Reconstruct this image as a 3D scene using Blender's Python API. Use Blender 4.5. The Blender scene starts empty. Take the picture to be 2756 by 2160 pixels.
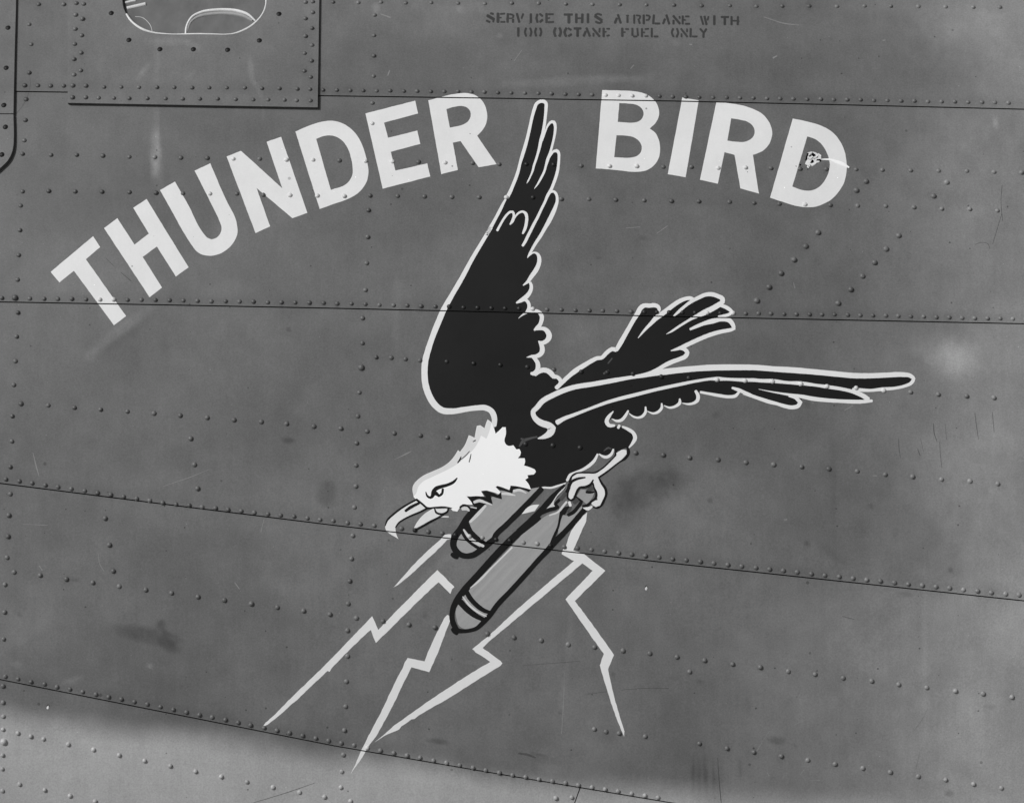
import bpy, bmesh, math, random
import numpy as np
from mathutils import Vector, Matrix
random.seed(7)
scene = bpy.context.scene
COL = scene.collection

# ------------------------------------------------------------------ camera, sky, sun, exposure
DIST = 4.0                       # metres from the lens to the fuselage side
PX = 0.0007                      # metres of skin per traced pixel at that distance
UC, VC = 1378.0, 1080.0
cam = bpy.data.cameras.new("camera")
cam.sensor_fit = 'HORIZONTAL'
cam.sensor_width = 36.0
cam.lens = 36.0 * DIST / (2756 * PX)
cam.clip_start, cam.clip_end = 0.1, 5000
cam_o = bpy.data.objects.new("camera", cam)
cam_o.location = (0, -DIST, 0)
cam_o.rotation_euler = (math.radians(90), 0, 0)
COL.objects.link(cam_o)
scene.camera = cam_o

SUNV = Vector((-0.58, -0.60, 0.52)).normalized()      # from the skin towards the sun
el = math.asin(SUNV.z)
world = bpy.data.worlds.new("World")
scene.world = world
world.use_nodes = True
wn, wl = world.node_tree.nodes, world.node_tree.links
wn.clear()
sky = wn.new('ShaderNodeTexSky')
sky.sky_type = 'NISHITA'
sky.sun_disc = False
sky.sun_elevation = el
sky.sun_rotation = math.atan2(SUNV.x, SUNV.y)
sky.dust_density = 3.0
bw = wn.new('ShaderNodeRGBToBW')                      # the photograph is monochrome
bg = wn.new('ShaderNodeBackground')
bg.inputs['Strength'].default_value = 0.075
wo = wn.new('ShaderNodeOutputWorld')
wl.new(sky.outputs[0], bw.inputs[0]); wl.new(bw.outputs[0], bg.inputs['Color']); wl.new(bg.outputs[0], wo.inputs[0])

sun = bpy.data.lights.new("sun", 'SUN')
sun.energy = 3.0
sun.angle = math.radians(3.0)
sun.color = (1, 1, 1)
sun_o = bpy.data.objects.new("sun", sun)
sun_o.rotation_euler = SUNV.to_track_quat('Z', 'Y').to_euler()
sun_o.location = (-3, -4, 5)
COL.objects.link(sun_o)

scene.view_settings.view_transform = 'Standard'
scene.view_settings.look = 'None'
scene.view_settings.gamma = 1
scene.view_settings.use_curve_mapping = False
scene.view_settings.exposure = -0.2

# ------------------------------------------------------------------ the shape of the fuselage side
R_HULL, ZC = 2.8, -0.40
def hull(x, z):
    """depth (y) of the skin at station x and height z"""
    q = np.clip(R_HULL ** 2 - (z - ZC) ** 2, 0.02, None)
    y = R_HULL - np.sqrt(q)
    y = y + 0.018 * (x - 0.35) ** 2
    # the thin sheet lies slightly wavy between its frames
    y = y + 0.0009 * np.sin(15.0 * x + 4.0 * z) * np.sin(13.0 * z - 2.0 * x + 0.6)
    y = y + 0.0003 * np.sin(31.0 * x - 6.0 * z + 1.0) * np.sin(24.0 * z + 5.0 * x)
    # a shallow bulge near the right hand end
    y = y - 0.0016 * np.exp(-(((x - 0.83) / 0.05) ** 2 + ((z - 0.08) / 0.04) ** 2))
    return y

def skin_point(u, v, off):
    """3D point of the skin for a traced point (u, v), off metres proud of it, and the skin's normal"""
    u = np.asarray(u, float); v = np.asarray(v, float); off = np.asarray(off, float)
    k = PX / DIST
    x = (u - UC) * PX; z = -(v - VC) * PX
    for _ in range(10):
        t = DIST + hull(x, z) - off
        x = (u - UC) * k * t; z = -(v - VC) * k * t
    e = 1e-4
    nx = (hull(x + e, z) - hull(x - e, z)) / (2 * e)
    nz = (hull(x, z + e) - hull(x, z - e)) / (2 * e)
    n = np.stack([nx, -np.ones_like(nx), nz], -1)
    n /= np.linalg.norm(n, axis=-1, keepdims=True)
    p = np.stack([x, hull(x, z) - off, z], -1)
    return p, n

# lap seams: top edge first
SEAMS = [
    ([-900, 0, 450, 900, 1350, 1800, 2250, 2700, 3700], [233, 246, 252, 258.5, 265, 272, 282, 293, 317]),
    ([-900, 0, 450, 900, 1350, 1800, 2250, 2700, 3700], [795, 812.5, 820.5, 829.5, 840, 851.5, 860.5, 870, 890]),
    ([-900, 0, 450, 900, 1350, 1800, 2250, 2700, 3700], [1186, 1300, 1357, 1413, 1464, 1514, 1562, 1610, 1715]),
    ([-900, 0, 450, 900, 1350, 1800, 2250, 2700, 3700], [1649, 1827.6, 1917, 2006, 2083, 2158, 2231, 2300, 2454]),
]
def seam(i, u):
    return np.interp(u, SEAMS[i][0], SEAMS[i][1])
LEVEL = [0.0040, 0.0030, 0.0020, 0.0010, 0.0]        # each strake laps over the one below it
GAP = 1.55                                             # half width of an open seam, traced pixels
def strake(u, v):
    u = np.asarray(u, float); v = np.asarray(v, float)
    s = np.zeros(np.broadcast(u, v).shape, int)
    for i in range(4):
        s = s + (v > seam(i, u))
    return s
PLATE_H, FAIR_H = 0.0066, 0.0075

# ------------------------------------------------------------------ 2D outlines
CROP = dict(A1=(0, 0, .41303), A2=(900, 0, .41303), A3=(1800, 0, .41303), B1=(0, 550, .41303), B2=(900, 550, .41303), B3=(1800, 550, .41303),
            C1=(0, 1100, .41303), C2=(900, 1100, .41303), C3=(1800, 1100, .41303), D1=(0, 1560, .41303), D2=(900, 1560, .41303), D3=(1856, 1560, .41303),
            K1=(1020, 1120, .20652), K2=(1400, 1120, .20652), K3=(1150, 1400, .20652), W1=(1300, 250, .13768), W2=(1250, 440, .13768), W3=(1300, 640, .13768),
            W4=(1350, 840, .13768), T1=(1630, 770, .16980), V1=(1600, 950, .20652), V2=(2000, 950, .22028), H1=(2100, 370, .10096), E1=(930, 1650, .25760), E2=(690, 1500, .27514), WN=(300, 0, .20652), X1=(1290, 20, .16521), X2=(1640, 20, .16521))
def S(*a):
    """S('A1', pts, 'B2', pts ...): traced points in skin units; a third value is a stroke width"""
    out = []
    for c, pts in zip(a[::2], a[1::2]):
        ox, oy, s = CROP[c]
        for p in pts:
            q = (ox + p[0] * s, oy + p[1] * s)
            out.append(q + (p[2] * s,) if len(p) > 2 else q)
    return out
# ------------------------------------------------------------------ rivets and screws
RIV = []                                              # u, v, radius in traced pixels
def row(pts, n, r=6.1):
    A = np.array(pts, float); d = np.concatenate([[0], np.cumsum(np.hypot(*np.diff(A, axis=0).T))])
    for s in np.linspace(0, d[-1], n):
        RIV.append((float(np.interp(s, d, A[:, 0])) + random.uniform(-.9, .9), float(np.interp(s, d, A[:, 1])) + random.uniform(-.6, .6), r))
def dots(c, pts, r=6.3):
    for p in S(c, pts): RIV.append((p[0], p[1], r))
dots('A1', [(2170, 15)], 6.2)
dots('A2', [(155, 18), (303, 15), (465, 20), (630, 18), (805, 22), (980, 24), (1155, 22), (1330, 22), (1507, 28), (1680, 30), (1857, 32), (2032, 33)], 6.2)
dots('A3', [(32, 34), (212, 38), (397, 38), (570, 42), (738, 42), (914, 40), (1095, 42), (1275, 40), (1445, 42), (1625, 42), (1803, 45), (1983, 48), (2157, 48)], 6.2)
row([(870, 243), (1244, 247), (1790, 260), (2250, 268), (2677, 276), (2714, 277)], 52)
dots('A1', [(162, 558), (247, 558), (330, 560), (415, 560)], 6.8)
dots('A1', [(474, 558), (560, 560), (472, 635), (558, 635)], 7.0)
dots('A1', [(678, 568), (790, 568), (905, 570), (1023, 570), (1135, 570), (1252, 572), (1363, 572), (1477, 572), (1595, 572), (1707, 577), (1820, 577), (1937, 580), (2020, 582),
            (642, 638), (742, 640), (842, 642), (960, 642), (1078, 643), (1190, 645), (1302, 645), (1418, 645), (1535, 648), (1650, 650), (1747, 650), (1853, 652), (1932, 655), (2023, 656)], 6.0)
dots('A1', [(497, 22), (493, 98), (490, 190), (486, 288), (482, 387), (482, 487), (545, 27), (538, 125), (532, 232), (528, 345), (526, 460)], 6.9)
dots('A1', [(1990, 15), (1990, 122), (1990, 237), (1985, 348), (1983, 463), (2037, 12), (2037, 82), (2033, 185), (2033, 295), (2030, 397), (2024, 503)], 6.3)
dots('A1', [(252, 30), (415, 30), (190, 160), (203, 290), (190, 475), (170, 648), (165, 783), (158, 915)], 6.7)
dots('A1', [(147, 1003), (332, 1010), (500, 1010), (670, 1015), (842, 1022), (1008, 1024), (1178, 1028), (1350, 1030), (1520, 1035), (1692, 1035), (1867, 1042), (2040, 1042)], 6.5)
dots('A2', [(32, 1046), (203, 1050), (378, 1053), (548, 1055), (722, 1060), (900, 1063), (1073, 1070), (1250, 1070), (1427, 1073), (1608, 1080), (1793, 1083), (1970, 1083), (2143, 1087)], 6.5)
dots('A3', [(147, 1088), (322, 1095), (500, 1092), (665, 1096), (855, 1100), (1025, 1102), (1220, 1103), (1390, 1107), (1575, 1110), (1757, 1112), (1942, 1113), (2118, 1120), (2298, 1124)], 6.5)
dots('A1', [(147, 1248), (318, 1245), (490, 1248), (665, 1250), (843, 1252), (1017, 1257), (1192, 1260), (1368, 1262), (1543, 1262), (1716, 1270), (1890, 1272), (2068, 1275)], 6.5)
dots('A2', [(65, 1278), (233, 1275), (412, 1277), (587, 1280), (765, 1283), (943, 1285), (1120, 1285), (1293, 1287), (1478, 1297), (1658, 1297), (1833, 1302), (2018, 1306)], 6.5)
dots('A3', [(17, 1310), (195, 1312), (395, 1315), (555, 1322), (720, 1328), (887, 1332), (1052, 1336), (1230, 1340), (1413, 1342), (1597, 1350), (1778, 1360), (1960, 1362), (2140, 1372)], 6.5)
dots('A1', [(135, 1340)])
dots('B1', [(130, 168), (122, 330), (114, 490), (117, 705), (108, 860), (100, 1020), (90, 1175), (80, 1378)], 6.6)
dots('B1', [(98, 608)], 8.5)
dots('C1', [(77, 210), (67, 377), (67, 553), (58, 692), (53, 830), (46, 967), (32, 1143), (30, 1322)], 6.6)
dots('D1', [(24, 384), (20, 690), (20, 797), (22, 888), (20, 973), (18, 1140), (16, 1230), (16, 1373)], 6.2)
dots('D1', [(25, 1053)], 9.0)
dots('A2', [(262, 100), (258, 232), (257, 365), (255, 497), (247, 672), (247, 805), (222, 1370)], 6.2)
dots('B2', [(217, 212), (210, 382), (202, 557), (183, 740), (182, 903), (162, 1224), (153, 1378)], 6.3)
dots('B2', [(175, 1062)], 9.0)
dots('C2', [(145, 222), (142, 367), (140, 503), (130, 640), (120, 825), (112, 975), (100, 1120), (90, 1268)], 6.4)
dots('D2', [(85, 328), (85, 495), (78, 660), (73, 823), (65, 978), (58, 1138), (48, 1247), (42, 1350)], 6.4)
row([(5, 802), (448, 808), (900, 816), (1300, 828), (1698, 838)], 46)
row([(1733, 839), (1986, 842.5), (2340, 848), (2666, 856.5), (2760, 859)], 31, 5.9)
dots('B1', [(137, 1298), (314, 1308), (485, 1323), (655, 1335), (830, 1348), (1003, 1360), (1174, 1374), (1350, 1388), (1525, 1403), (1702, 1415), (1868, 1428), (2045, 1445)], 6.6)
dots('C2', [(42, 127), (213, 145), (390, 158), (560, 172), (735, 185), (1245, 228), (1423, 237), (1600, 252), (1963, 285), (2143, 300)], 6.6)
dots('C3', [(135, 317), (320, 330), (502, 348), (683, 362), (865, 377), (1043, 390), (1227, 405), (1410, 427), (1588, 440), (1777, 458), (1962, 470), (2143, 487)], 6.6)
dots('B2', [(272, 995), (370, 998), (463, 1007), (558, 1015), (732, 1023), (907, 1035), (1080, 1045), (1257, 1058), (1430, 1075), (1608, 1090), (1778, 1093), (1945, 1103), (2130, 1122)], 6.3)
dots('B3', [(130, 1130), (315, 1142), (497, 1148), (675, 1152), (860, 1168), (1030, 1185), (1220, 1195), (1400, 1210), (1575, 1222), (1755, 1237), (1940, 1248), (2118, 1258)], 6.4)
row([(16.5, 1289), (450, 1353), (897, 1400.7)], 26)
row([(934, 1405.6), (1368, 1454), (1774, 1498.6)], 24)
row([(1810, 1502.7), (2245, 1550), (2670, 1593.6), (2743, 1600.5)], 26, 6.4)
dots('C1', [(92, 1062), (262, 1083), (433, 1108), (605, 1130), (776, 1155), (950, 1178), (1118, 1198), (1290, 1223), (1463, 1245), (1638, 1268), (1807, 1292), (1978, 1314), (2150, 1337)], 6.7)
dots('D2', [(143, 247), (317, 268), (485, 290), (655, 308), (997, 350), (1170, 374), (1347, 393), (1523, 420), (1695, 437), (1880, 460), (2055, 478), (2232, 501)], 6.7)
dots('D3', [(98, 523), (280, 547), (460, 567), (642, 595), (817, 613), (1000, 637), (1186, 657), (1362, 680), (1545, 700), (1732, 722), (1912, 740), (2100, 762)], 6.7)
row([(14.5, 1819.4), (430, 1901), (884, 1991.6)], 26)
row([(918, 1998), (1347, 2079), (1771, 2145)], 25)
dots('D1', [(117, 997), (201, 1018), (284, 1035), (445, 1070), (610, 1105), (777, 1140), (943, 1177), (1110, 1210), (1275, 1246), (1442, 1280), (1610, 1315), (1779, 1350), (1952, 1382), (2115, 1412), (128, 1330), (292, 1367), (457, 1405), (620, 1442)], 6.3)
dots('D2', [(105, 1440), (1443, 1420), (1547, 1415), (1693, 970), (1770, 988), (1855, 997), (2025, 1018)], 6.4)
dots('D3', [(0, 597), (64, 1065), (243, 1095), (418, 1120), (597, 1147), (770, 1173), (948, 1198), (1128, 1225), (1307, 1250), (1490, 1278), (1668, 1300), (1850, 1328), (2032, 1354)], 6.5)
dots('C1', [(1243, 193), (1267, 362), (1288, 518), (685, 712), (713, 885), (738, 1055)], 6.8)
dots('A3', [(1285, 1182), (1222, 1240), (1810, 1188), (1725, 1277)], 8.0)
dots('B3', [(972, 183), (892, 272), (815, 360), (731, 448), (652, 538), (573, 627), (1497, 203), (1416, 290), (1340, 378), (1262, 467), (1185, 554), (1103, 643)], 8.0)
SCREWS = S('A1', [(725, 87), (840, 262), (1042, 322), (1260, 322), (1483, 326), (1690, 265), (1818, 92), (52, 182), (40, 443), (25, 686), (35, 828), (12, 1008)])

# dirt and worn paint round each rivet head, as a coarse map over the skin
HALO = np.zeros((740, 940))
for (ru, rv_, rr_) in RIV:
    ci, cj = int((rv_ + 30) / 3), int((ru + 30) / 3)
    i0, i1, j0, j1 = max(0, ci - 8), min(740, ci + 9), max(0, cj - 8), min(940, cj + 9)
    if i1 <= i0 or j1 <= j0: continue
    gj, gi = np.meshgrid(np.arange(j0, j1) * 3 - 30, np.arange(i0, i1) * 3 - 30)
    k = random.uniform(-.22, .07); down = random.uniform(0, 4)
    HALO[i0:i1, j0:j1] += k * np.exp(-(((gj - ru) / 9.0) ** 2 + ((gi - rv_ - down) / 10.0) ** 2))
def halo(u, v):
    x = np.clip((u + 30) / 3, 0, 938); y = np.clip((v + 30) / 3, 0, 738)
    i, j = y.astype(int), x.astype(int); fy, fx = y - i, x - j
    return (HALO[i, j] * (1 - fx) + HALO[i, j + 1] * fx) * (1 - fy) + (HALO[i + 1, j] * (1 - fx) + HALO[i + 1, j + 1] * fx) * fy
# ------------------------------------------------------------------ value noise for weathering
_rng = np.random.RandomState(11)
_lat = _rng.rand(256, 256)
def vnoise(x, y):
    xi = np.floor(x).astype(int); yi = np.floor(y).astype(int)
    fx = x - xi; fy = y - yi
    fx = fx * fx * (3 - 2 * fx); fy = fy * fy * (3 - 2 * fy)
    a = _lat[xi % 256, yi % 256]; b = _lat[(xi + 1) % 256, yi % 256]
    c = _lat[xi % 256, (yi + 1) % 256]; d = _lat[(xi + 1) % 256, (yi + 1) % 256]
    return (a * (1 - fx) + b * fx) * (1 - fy) + (c * (1 - fx) + d * fx) * fy
def fbm(x, y, o=4):
    s = 0; a = 0.5; t = 0
    for i in range(o):
        s = s + a * vnoise(x * 2 ** i + 17.3 * i, y * 2 ** i + 5.1 * i); t += a; a *= 0.5
    return s / t - 0.5
def sstep(a, b, x):
    t = np.clip((x - a) / (b - a), 0, 1)
    return t * t * (3 - 2 * t)

# wear with a shape of its own, and painted sheen near the right end: centre u, v, half axes, tilt in degrees, strength
STAINS_AND_SHEEN = [
    (1866, 2100, 6, 70, -1, -.30), (1882, 2110, 5, 60, 0, -.22), (1900, 2100, 6, 75, -2, -.34), (1921, 2105, 5, 60, -1, -.26), (1990, 2060, 4, 40, -2, -.2), (1900, 2085, 60, 60, 0, -.10),
    (2244, 1300, 8, 150, 0, -.12),
    (392, 1707, 100, 24, 11, -.42), (455, 1735, 36, 20, 28, -.42), (433, 1680, 13, 15, 0, -.50), (441, 1703, 8, 20, 15, -.25),
    (460, 1707, 18, 4, 20, -.25), (367, 1650, 4, 40, -5, -.12), (776, 1184, 21, 9, 5, -.50), (880, 1327, 30, 40, 10, -.36),
    (1725, 1318, 120, 58, -20, -.42), (1690, 1360, 50, 70, 20, -.20), (1800, 1290, 60, 30, 0, -.22), (1179, 1994, 30, 9, 4, -.40), (2089, 1992, 28, 13, 5, -.40),
    (2142, 2006, 7, 6, 0, -.2), (2172, 1462, 9, 9, 0, -.4), (1911, 1347, 8, 7, 0, -.38), (2345, 1360, 7, 8, 0, -.36), (2558, 1533, 9, 8, 0, -.4),
    (2436, 1598, 24, 8, 5, -.2), (2555, 2134, 13, 10, 0, -.36), (2460, 1420, 90, 60, 20, -.10), (2240, 1490, 60, 14, 40, -.12),
    (2170, 1086, 16, 13, 0, -.24), (1925, 1116, 10, 8, -40, -.3), (1884, 1833, 8, 7, 0, -.3), (2662, 1901, 18, 9, 0, -.2), (1142, 1655, 9, 9, 0, -.25),
    (1510, 1918, 7, 7, 0, -.3), (1650, 1814, 7, 8, 0, -.3), (200, 1560, 16, 6, 5, -.3), (53, 1654, 8, 7, 0, -.3), (777, 888, 7, 7, 0, -.4), (356, 915, 30, 40, 0, -.10),
    (443, 950, 12, 60, 0, -.10), (1450, 2030, 26, 5, 14, -.3), (1470, 2045, 50, 14, 10, -.12), (210, 185, 40, 120, 0, -.10), (150, 400, 60, 40, 0, -.10), (470, 2080, 16, 5, 0, -.3),
    (430, 560, 300, 60, 0, -.12), (140, 1430, 40, 60, 0, -.08), (490, 1240, 40, 60, 30, -.09), (380, 500, 130, 50, -20, -.06), (1730, 640, 14, 5, 0, -.28), (1612, 696, 10, 4, 0, -.3),
    (419, 415, 17, 80, 0, .48), (424, 380, 10, 40, 0, .2), (414, 455, 9, 50, 0, .2), (421, 320, 10, 45, 0, .17), (422, 170, 9, 80, 0, .13), (388, 190, 9, 36, 40, .26), (450, 112, 62, 12, 0, .20), (515, 120, 30, 10, 25, .16),
    (676, 190, 10, 40, -6, .26), (695, 240, 8, 34, -24, .25), (708, 305, 5, 24, -6, .18), (430, 470, 12, 90, 0, .18), (318, 890, 112, 18, -37, .25),
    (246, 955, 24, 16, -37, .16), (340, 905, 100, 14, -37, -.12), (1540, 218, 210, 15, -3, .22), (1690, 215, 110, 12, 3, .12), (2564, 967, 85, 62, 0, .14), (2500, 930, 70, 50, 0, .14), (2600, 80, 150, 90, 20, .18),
    (1540, 893, 70, 48, 0, .10), (1068, 830, 14, 120, 0, .12), (620, 780, 60, 34, 0, .13), (1320, 22, 150, 24, 0, .10), (1012, 24, 12, 16, 0, .32), (1236, 25, 14, 12, 0, .2),
    (1260, 40, 200, 60, 0, .10), (403, 1791, 9, 9, 0, .4), (192, 1830, 40, 9, -18, .22), (42, 1786, 16, 9, 0, .22), (1530, 1750, 10, 160, 4, .13), (1515, 1860, 6, 80, 2, .1),
    (2490, 1760, 8, 260, 0, .12), (2600, 1300, 140, 240, 0, .13), (1200, 1140, 60, 20, 0, .08), (2230, 400, 60, 60, 0, .08), (1820, 116, 14, 10, 0, .14), (1345, 97, 9, 7, 0, .30), (1255, 1080, 30, 20, 0, .06),
    (1170, 1530, 90, 12, -40, .14), (1270, 1782, 40, 6, 5, .14), (510, 205, 26, 7, -38, .12), (640, 262, 60, 18, 0, .10), (2680, 330, 9, 20, 0, .24), (350, 1640, 110, 60, 0, .10), (120, 1690, 150, 70, 0, .10), (250, 760, 150, 46, -10, .10),
]
D_U = [-900, 0, 165, 330, 500, 660, 826, 900, 1000, 1150, 1270, 1420, 1560, 1700, 1856, 1940, 2100, 2500, 2756, 3700]
D_V = [1830, 1917, 1936, 1962, 1980, 2003, 2030, 2040, 2044, 2052, 2078, 2108, 2118, 2118, 2128, 2142, 2152, 2160, 2164, 2190]
def skin_tone(u, v, plate=False):
    """albedo of the paint at traced point (u, v), with wear, painted-in sheen and lightened areas: olive above, light grey below the sprayed edge"""
    u = np.asarray(u, float); v = np.asarray(v, float)
    wob = fbm(u / 90.0, v / 90.0) * 40
    f = 0.44 * sstep(2050, 2700, u) * (0.76 + 0.28 * sstep(150, 700, v)) + 0.20 * sstep(2450, 2760, u) + 0.34 * sstep(1850, 2350, u) * sstep(1400, 1700, v)  # right side lightened: faded paint together with painted-in sheen
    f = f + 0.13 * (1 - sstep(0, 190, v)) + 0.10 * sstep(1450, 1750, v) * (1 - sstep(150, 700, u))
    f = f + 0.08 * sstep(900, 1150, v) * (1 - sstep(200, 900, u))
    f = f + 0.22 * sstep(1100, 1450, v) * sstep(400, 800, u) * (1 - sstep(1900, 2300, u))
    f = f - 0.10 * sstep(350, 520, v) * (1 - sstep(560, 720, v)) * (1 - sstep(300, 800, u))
    for i in range(4):                                # grime gathers along the rivet lines of the laps
        d = seam(i, u) - v
        f = f - 0.10 * np.exp(-((d - 14) / 16.0) ** 2)
    f = f + 0.44 * fbm(u / 230.0, v / 190.0, 5) + 0.22 * fbm(u / 40.0 + 40, v / 44.0, 4) + 0.07 * fbm(u / 7.0 + 9, v / 90.0 + 3, 2)
    f = f + halo(u, v) + 0.50 * np.exp(-(((u - 2566) / 66.0) ** 2 + ((v - 968) / 46.0) ** 2))  # rivet halos, then the sheen on the bulge painted as a bright spot
    for (cu, cv, ru, rv, a, s) in STAINS_AND_SHEEN:
        ca, sa = math.cos(math.radians(a)), math.sin(math.radians(a))
        du, dv = u - cu, v - cv
        p, q = (du * ca + dv * sa) / ru, (-du * sa + dv * ca) / rv
        r2 = p * p + q * q
        f = f + s * (1 - sstep(0.35, 1.25, np.sqrt(r2) + 0.35 * fbm(u / 14.0, v / 14.0, 2))) * (1 + 0.5 * fbm(u / 10.0 + 7, v / 22.0, 2))
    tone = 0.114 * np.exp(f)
    if plate:
        tone = tone * 1.10
    vd = np.interp(u, D_U, D_V)
    m = sstep(-46, 50, v - vd + wob * 0.6)
    low = 0.36 * np.exp(0.16 * fbm(u / 140.0, v / 110.0) + 0.10 * fbm(u / 25.0, v / 50.0) + 0.06 * fbm(u / 7.0, v / 80.0, 2) - 0.10 * sstep(2000, 2160, v) * (1 - sstep(0, 120, u)))
    return tone * (1 - m) + low * m

# ------------------------------------------------------------------ materials
def nodes_of(name):
    m = bpy.data.materials.new(name)
    m.use_nodes = True
    nt = m.node_tree
    return m, nt, nt.nodes['Principled BSDF']
def add(nt, t, **kw):
    n = nt.nodes.new(t)
    for k, w in kw.items():
        setattr(n, k, w)
    return n
def mathn(nt, op, a, b=None):
    n = nt.nodes.new('ShaderNodeMath'); n.operation = op
    for i, w in enumerate((a, b)):
        if w is None: continue
        if isinstance(w, (int, float)): n.inputs[i].default_value = w
        else: nt.links.new(w, n.inputs[i])
    return n.outputs[0]
def noise(nt, scale, detail=3, stretch=(1, 1, 1), rough=.6, tilt=0):
    g = add(nt, 'ShaderNodeNewGeometry')
    mp = add(nt, 'ShaderNodeMapping', vector_type='TEXTURE')
    mp.inputs['Rotation'].default_value = (0, math.radians(-tilt), 0)
    stretch = tuple(1 / q for q in stretch)
    mp.inputs['Scale'].default_value = stretch
    nt.links.new(g.outputs['Position'], mp.inputs['Vector'])
    n = add(nt, 'ShaderNodeTexNoise')
    n.inputs['Scale'].default_value = scale
    n.inputs['Detail'].default_value = detail
    n.inputs['Roughness'].default_value = rough
    nt.links.new(mp.outputs[0], n.inputs['Vector'])
    return n.outputs['Fac'], mp.outputs[0]
def paint_material(name, source, albedo=.1, rough=.5, var=.14, grain=.62, spec=.30, specks=True, streak=.06, tilt=0):
    """matt weathered paint. source: 'attr' = baked wear, 'obj' = the object's own colour, 'const'"""
    m, nt, b = nodes_of(name)
    L = nt.links
    if source == 'attr':
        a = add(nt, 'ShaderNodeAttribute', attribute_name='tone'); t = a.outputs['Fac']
    elif source == 'obj':
        a = add(nt, 'ShaderNodeObjectInfo'); s = add(nt, 'ShaderNodeSeparateColor')
        L.new(a.outputs['Color'], s.inputs[0]); t = s.outputs[0]
    else:
        a = add(nt, 'ShaderNodeValue'); a.outputs[0].default_value = albedo; t = a.outputs[0]
    n1, _ = noise(nt, 16, 4)
    n2, _ = noise(nt, 330, 2)
    n3, _ = noise(nt, 60, 3, (2.2, 2.2, .12), tilt=tilt)
    f = mathn(nt, 'ADD', mathn(nt, 'MULTIPLY', mathn(nt, 'SUBTRACT', n1, .5), var * 2),
              mathn(nt, 'ADD', mathn(nt, 'MULTIPLY', mathn(nt, 'SUBTRACT', n2, .5), grain),
                    mathn(nt, 'MULTIPLY', mathn(nt, 'SUBTRACT', n3, .5), streak * 2)))
    t = mathn(nt, 'MULTIPLY', t, mathn(nt, 'ADD', f, 1.0))
    if specks:
        for (sc, rad, lo, gain, seed) in ((26, .052, .86, .45, 0), (48, .045, .95, 1.7, 3.7), (9, .030, .80, .62, 8.1)):
            g = add(nt, 'ShaderNodeNewGeometry'); sx = add(nt, 'ShaderNodeSeparateXYZ'); cx = add(nt, 'ShaderNodeCombineXYZ')
            L.new(g.outputs['Position'], sx.inputs[0])
            L.new(mathn(nt, 'ADD', sx.outputs[0], seed), cx.inputs[0]); L.new(sx.outputs[2], cx.inputs[1])
            vo = add(nt, 'ShaderNodeTexVoronoi', voronoi_dimensions='2D'); vo.inputs['Scale'].default_value = sc
            L.new(cx.outputs[0], vo.inputs['Vector'])
            sp = add(nt, 'ShaderNodeSeparateColor'); L.new(vo.outputs['Color'], sp.inputs[0])
            on = mathn(nt, 'GREATER_THAN', sp.outputs[0], lo)
            r = mathn(nt, 'MULTIPLY', sp.outputs[1], rad)
            inside = mathn(nt, 'MULTIPLY', mathn(nt, 'LESS_THAN', vo.outputs['Distance'], r), on)
            t = mathn(nt, 'MULTIPLY', t, mathn(nt, 'ADD', mathn(nt, 'MULTIPLY', inside, gain - 1), 1.0))
    c = add(nt, 'ShaderNodeCombineColor')
    for i in range(3): L.new(t, c.inputs[i])
    L.new(c.outputs[0], b.inputs['Base Color'])
    L.new(mathn(nt, 'ADD', mathn(nt, 'MULTIPLY', n1, .22), rough - .11), b.inputs['Roughness'])
    b.inputs['Specular IOR Level'].default_value = spec
    bp = add(nt, 'ShaderNodeBump')
    bp.inputs['Strength'].default_value = .10
    bp.inputs['Distance'].default_value = .0006
    L.new(n2, bp.inputs['Height']); L.new(bp.outputs[0], b.inputs['Normal'])
    return m
M_SKIN = paint_material('weathered_skin_paint', 'attr', rough=.50)
M_RIVET = paint_material('rivet_paint', 'obj', rough=.50, specks=False, streak=0, spec=.45)
M_RIVET_ROWS = paint_material('rivet_rows_paint', 'attr', rough=.50, specks=False, streak=0, spec=.45)
M_WHITE = paint_material('white_lettering_paint', 'const', .69, rough=.55, var=.09, grain=.10, streak=.03)
M_OUTLINE = paint_material('white_outline_paint', 'const', .72, rough=.55, var=.05, grain=.06, streak=.02, specks=False)
M_HEAD = paint_material('bright_white_paint', 'const', .88, rough=.55, var=.02, grain=.03, streak=.01)
M_PALE = paint_material('pale_grey_paint', 'const', .60, rough=.55, var=.05, grain=.06, specks=False)
M_BLACK = paint_material('black_paint', 'const', .0115, rough=.5, var=.10, grain=.2, spec=.12)
M_INK = paint_material('black_line_paint', 'const', .0095, rough=.5, var=.06, grain=.1, spec=.12, specks=False)
M_BOMB = paint_material('grey_bomb_paint', 'const', .315, rough=.5, var=.10, grain=.16, streak=.20, specks=False, tilt=-45)
M_CROWN = paint_material('off_white_crown_paint', 'const', .68, rough=.55, var=.06, grain=.06, specks=False)
M_DKGREY = paint_material('dark_grey_paint', 'const', .060, rough=.5, specks=False)
M_STENCIL = paint_material('faded_stencil_paint', 'const', .038, rough=.6, var=.5, grain=.5, specks=False)
M_SCREW = paint_material('dark_screw_metal', 'const', .012, rough=.5, specks=False, spec=.2)
M_METAL = paint_material('bare_torn_metal', 'const', .68, rough=.40, var=.2, grain=.4, specks=False)
M_HOLE = paint_material('black_hole', 'const', .004, rough=.9, specks=False, spec=.0)
M_RIM = paint_material('pale_window_highlight', 'const', .66, rough=.45, var=.35, grain=.3, specks=False)  # pale colour carries the highlights of the window edge and pane
M_DKLINE = paint_material('dark_scratch', 'const', .078, rough=.7, specks=False)
M_LTLINE = paint_material('pale_scratch', 'const', .21, rough=.6, var=.4, grain=.5, specks=False)
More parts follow.
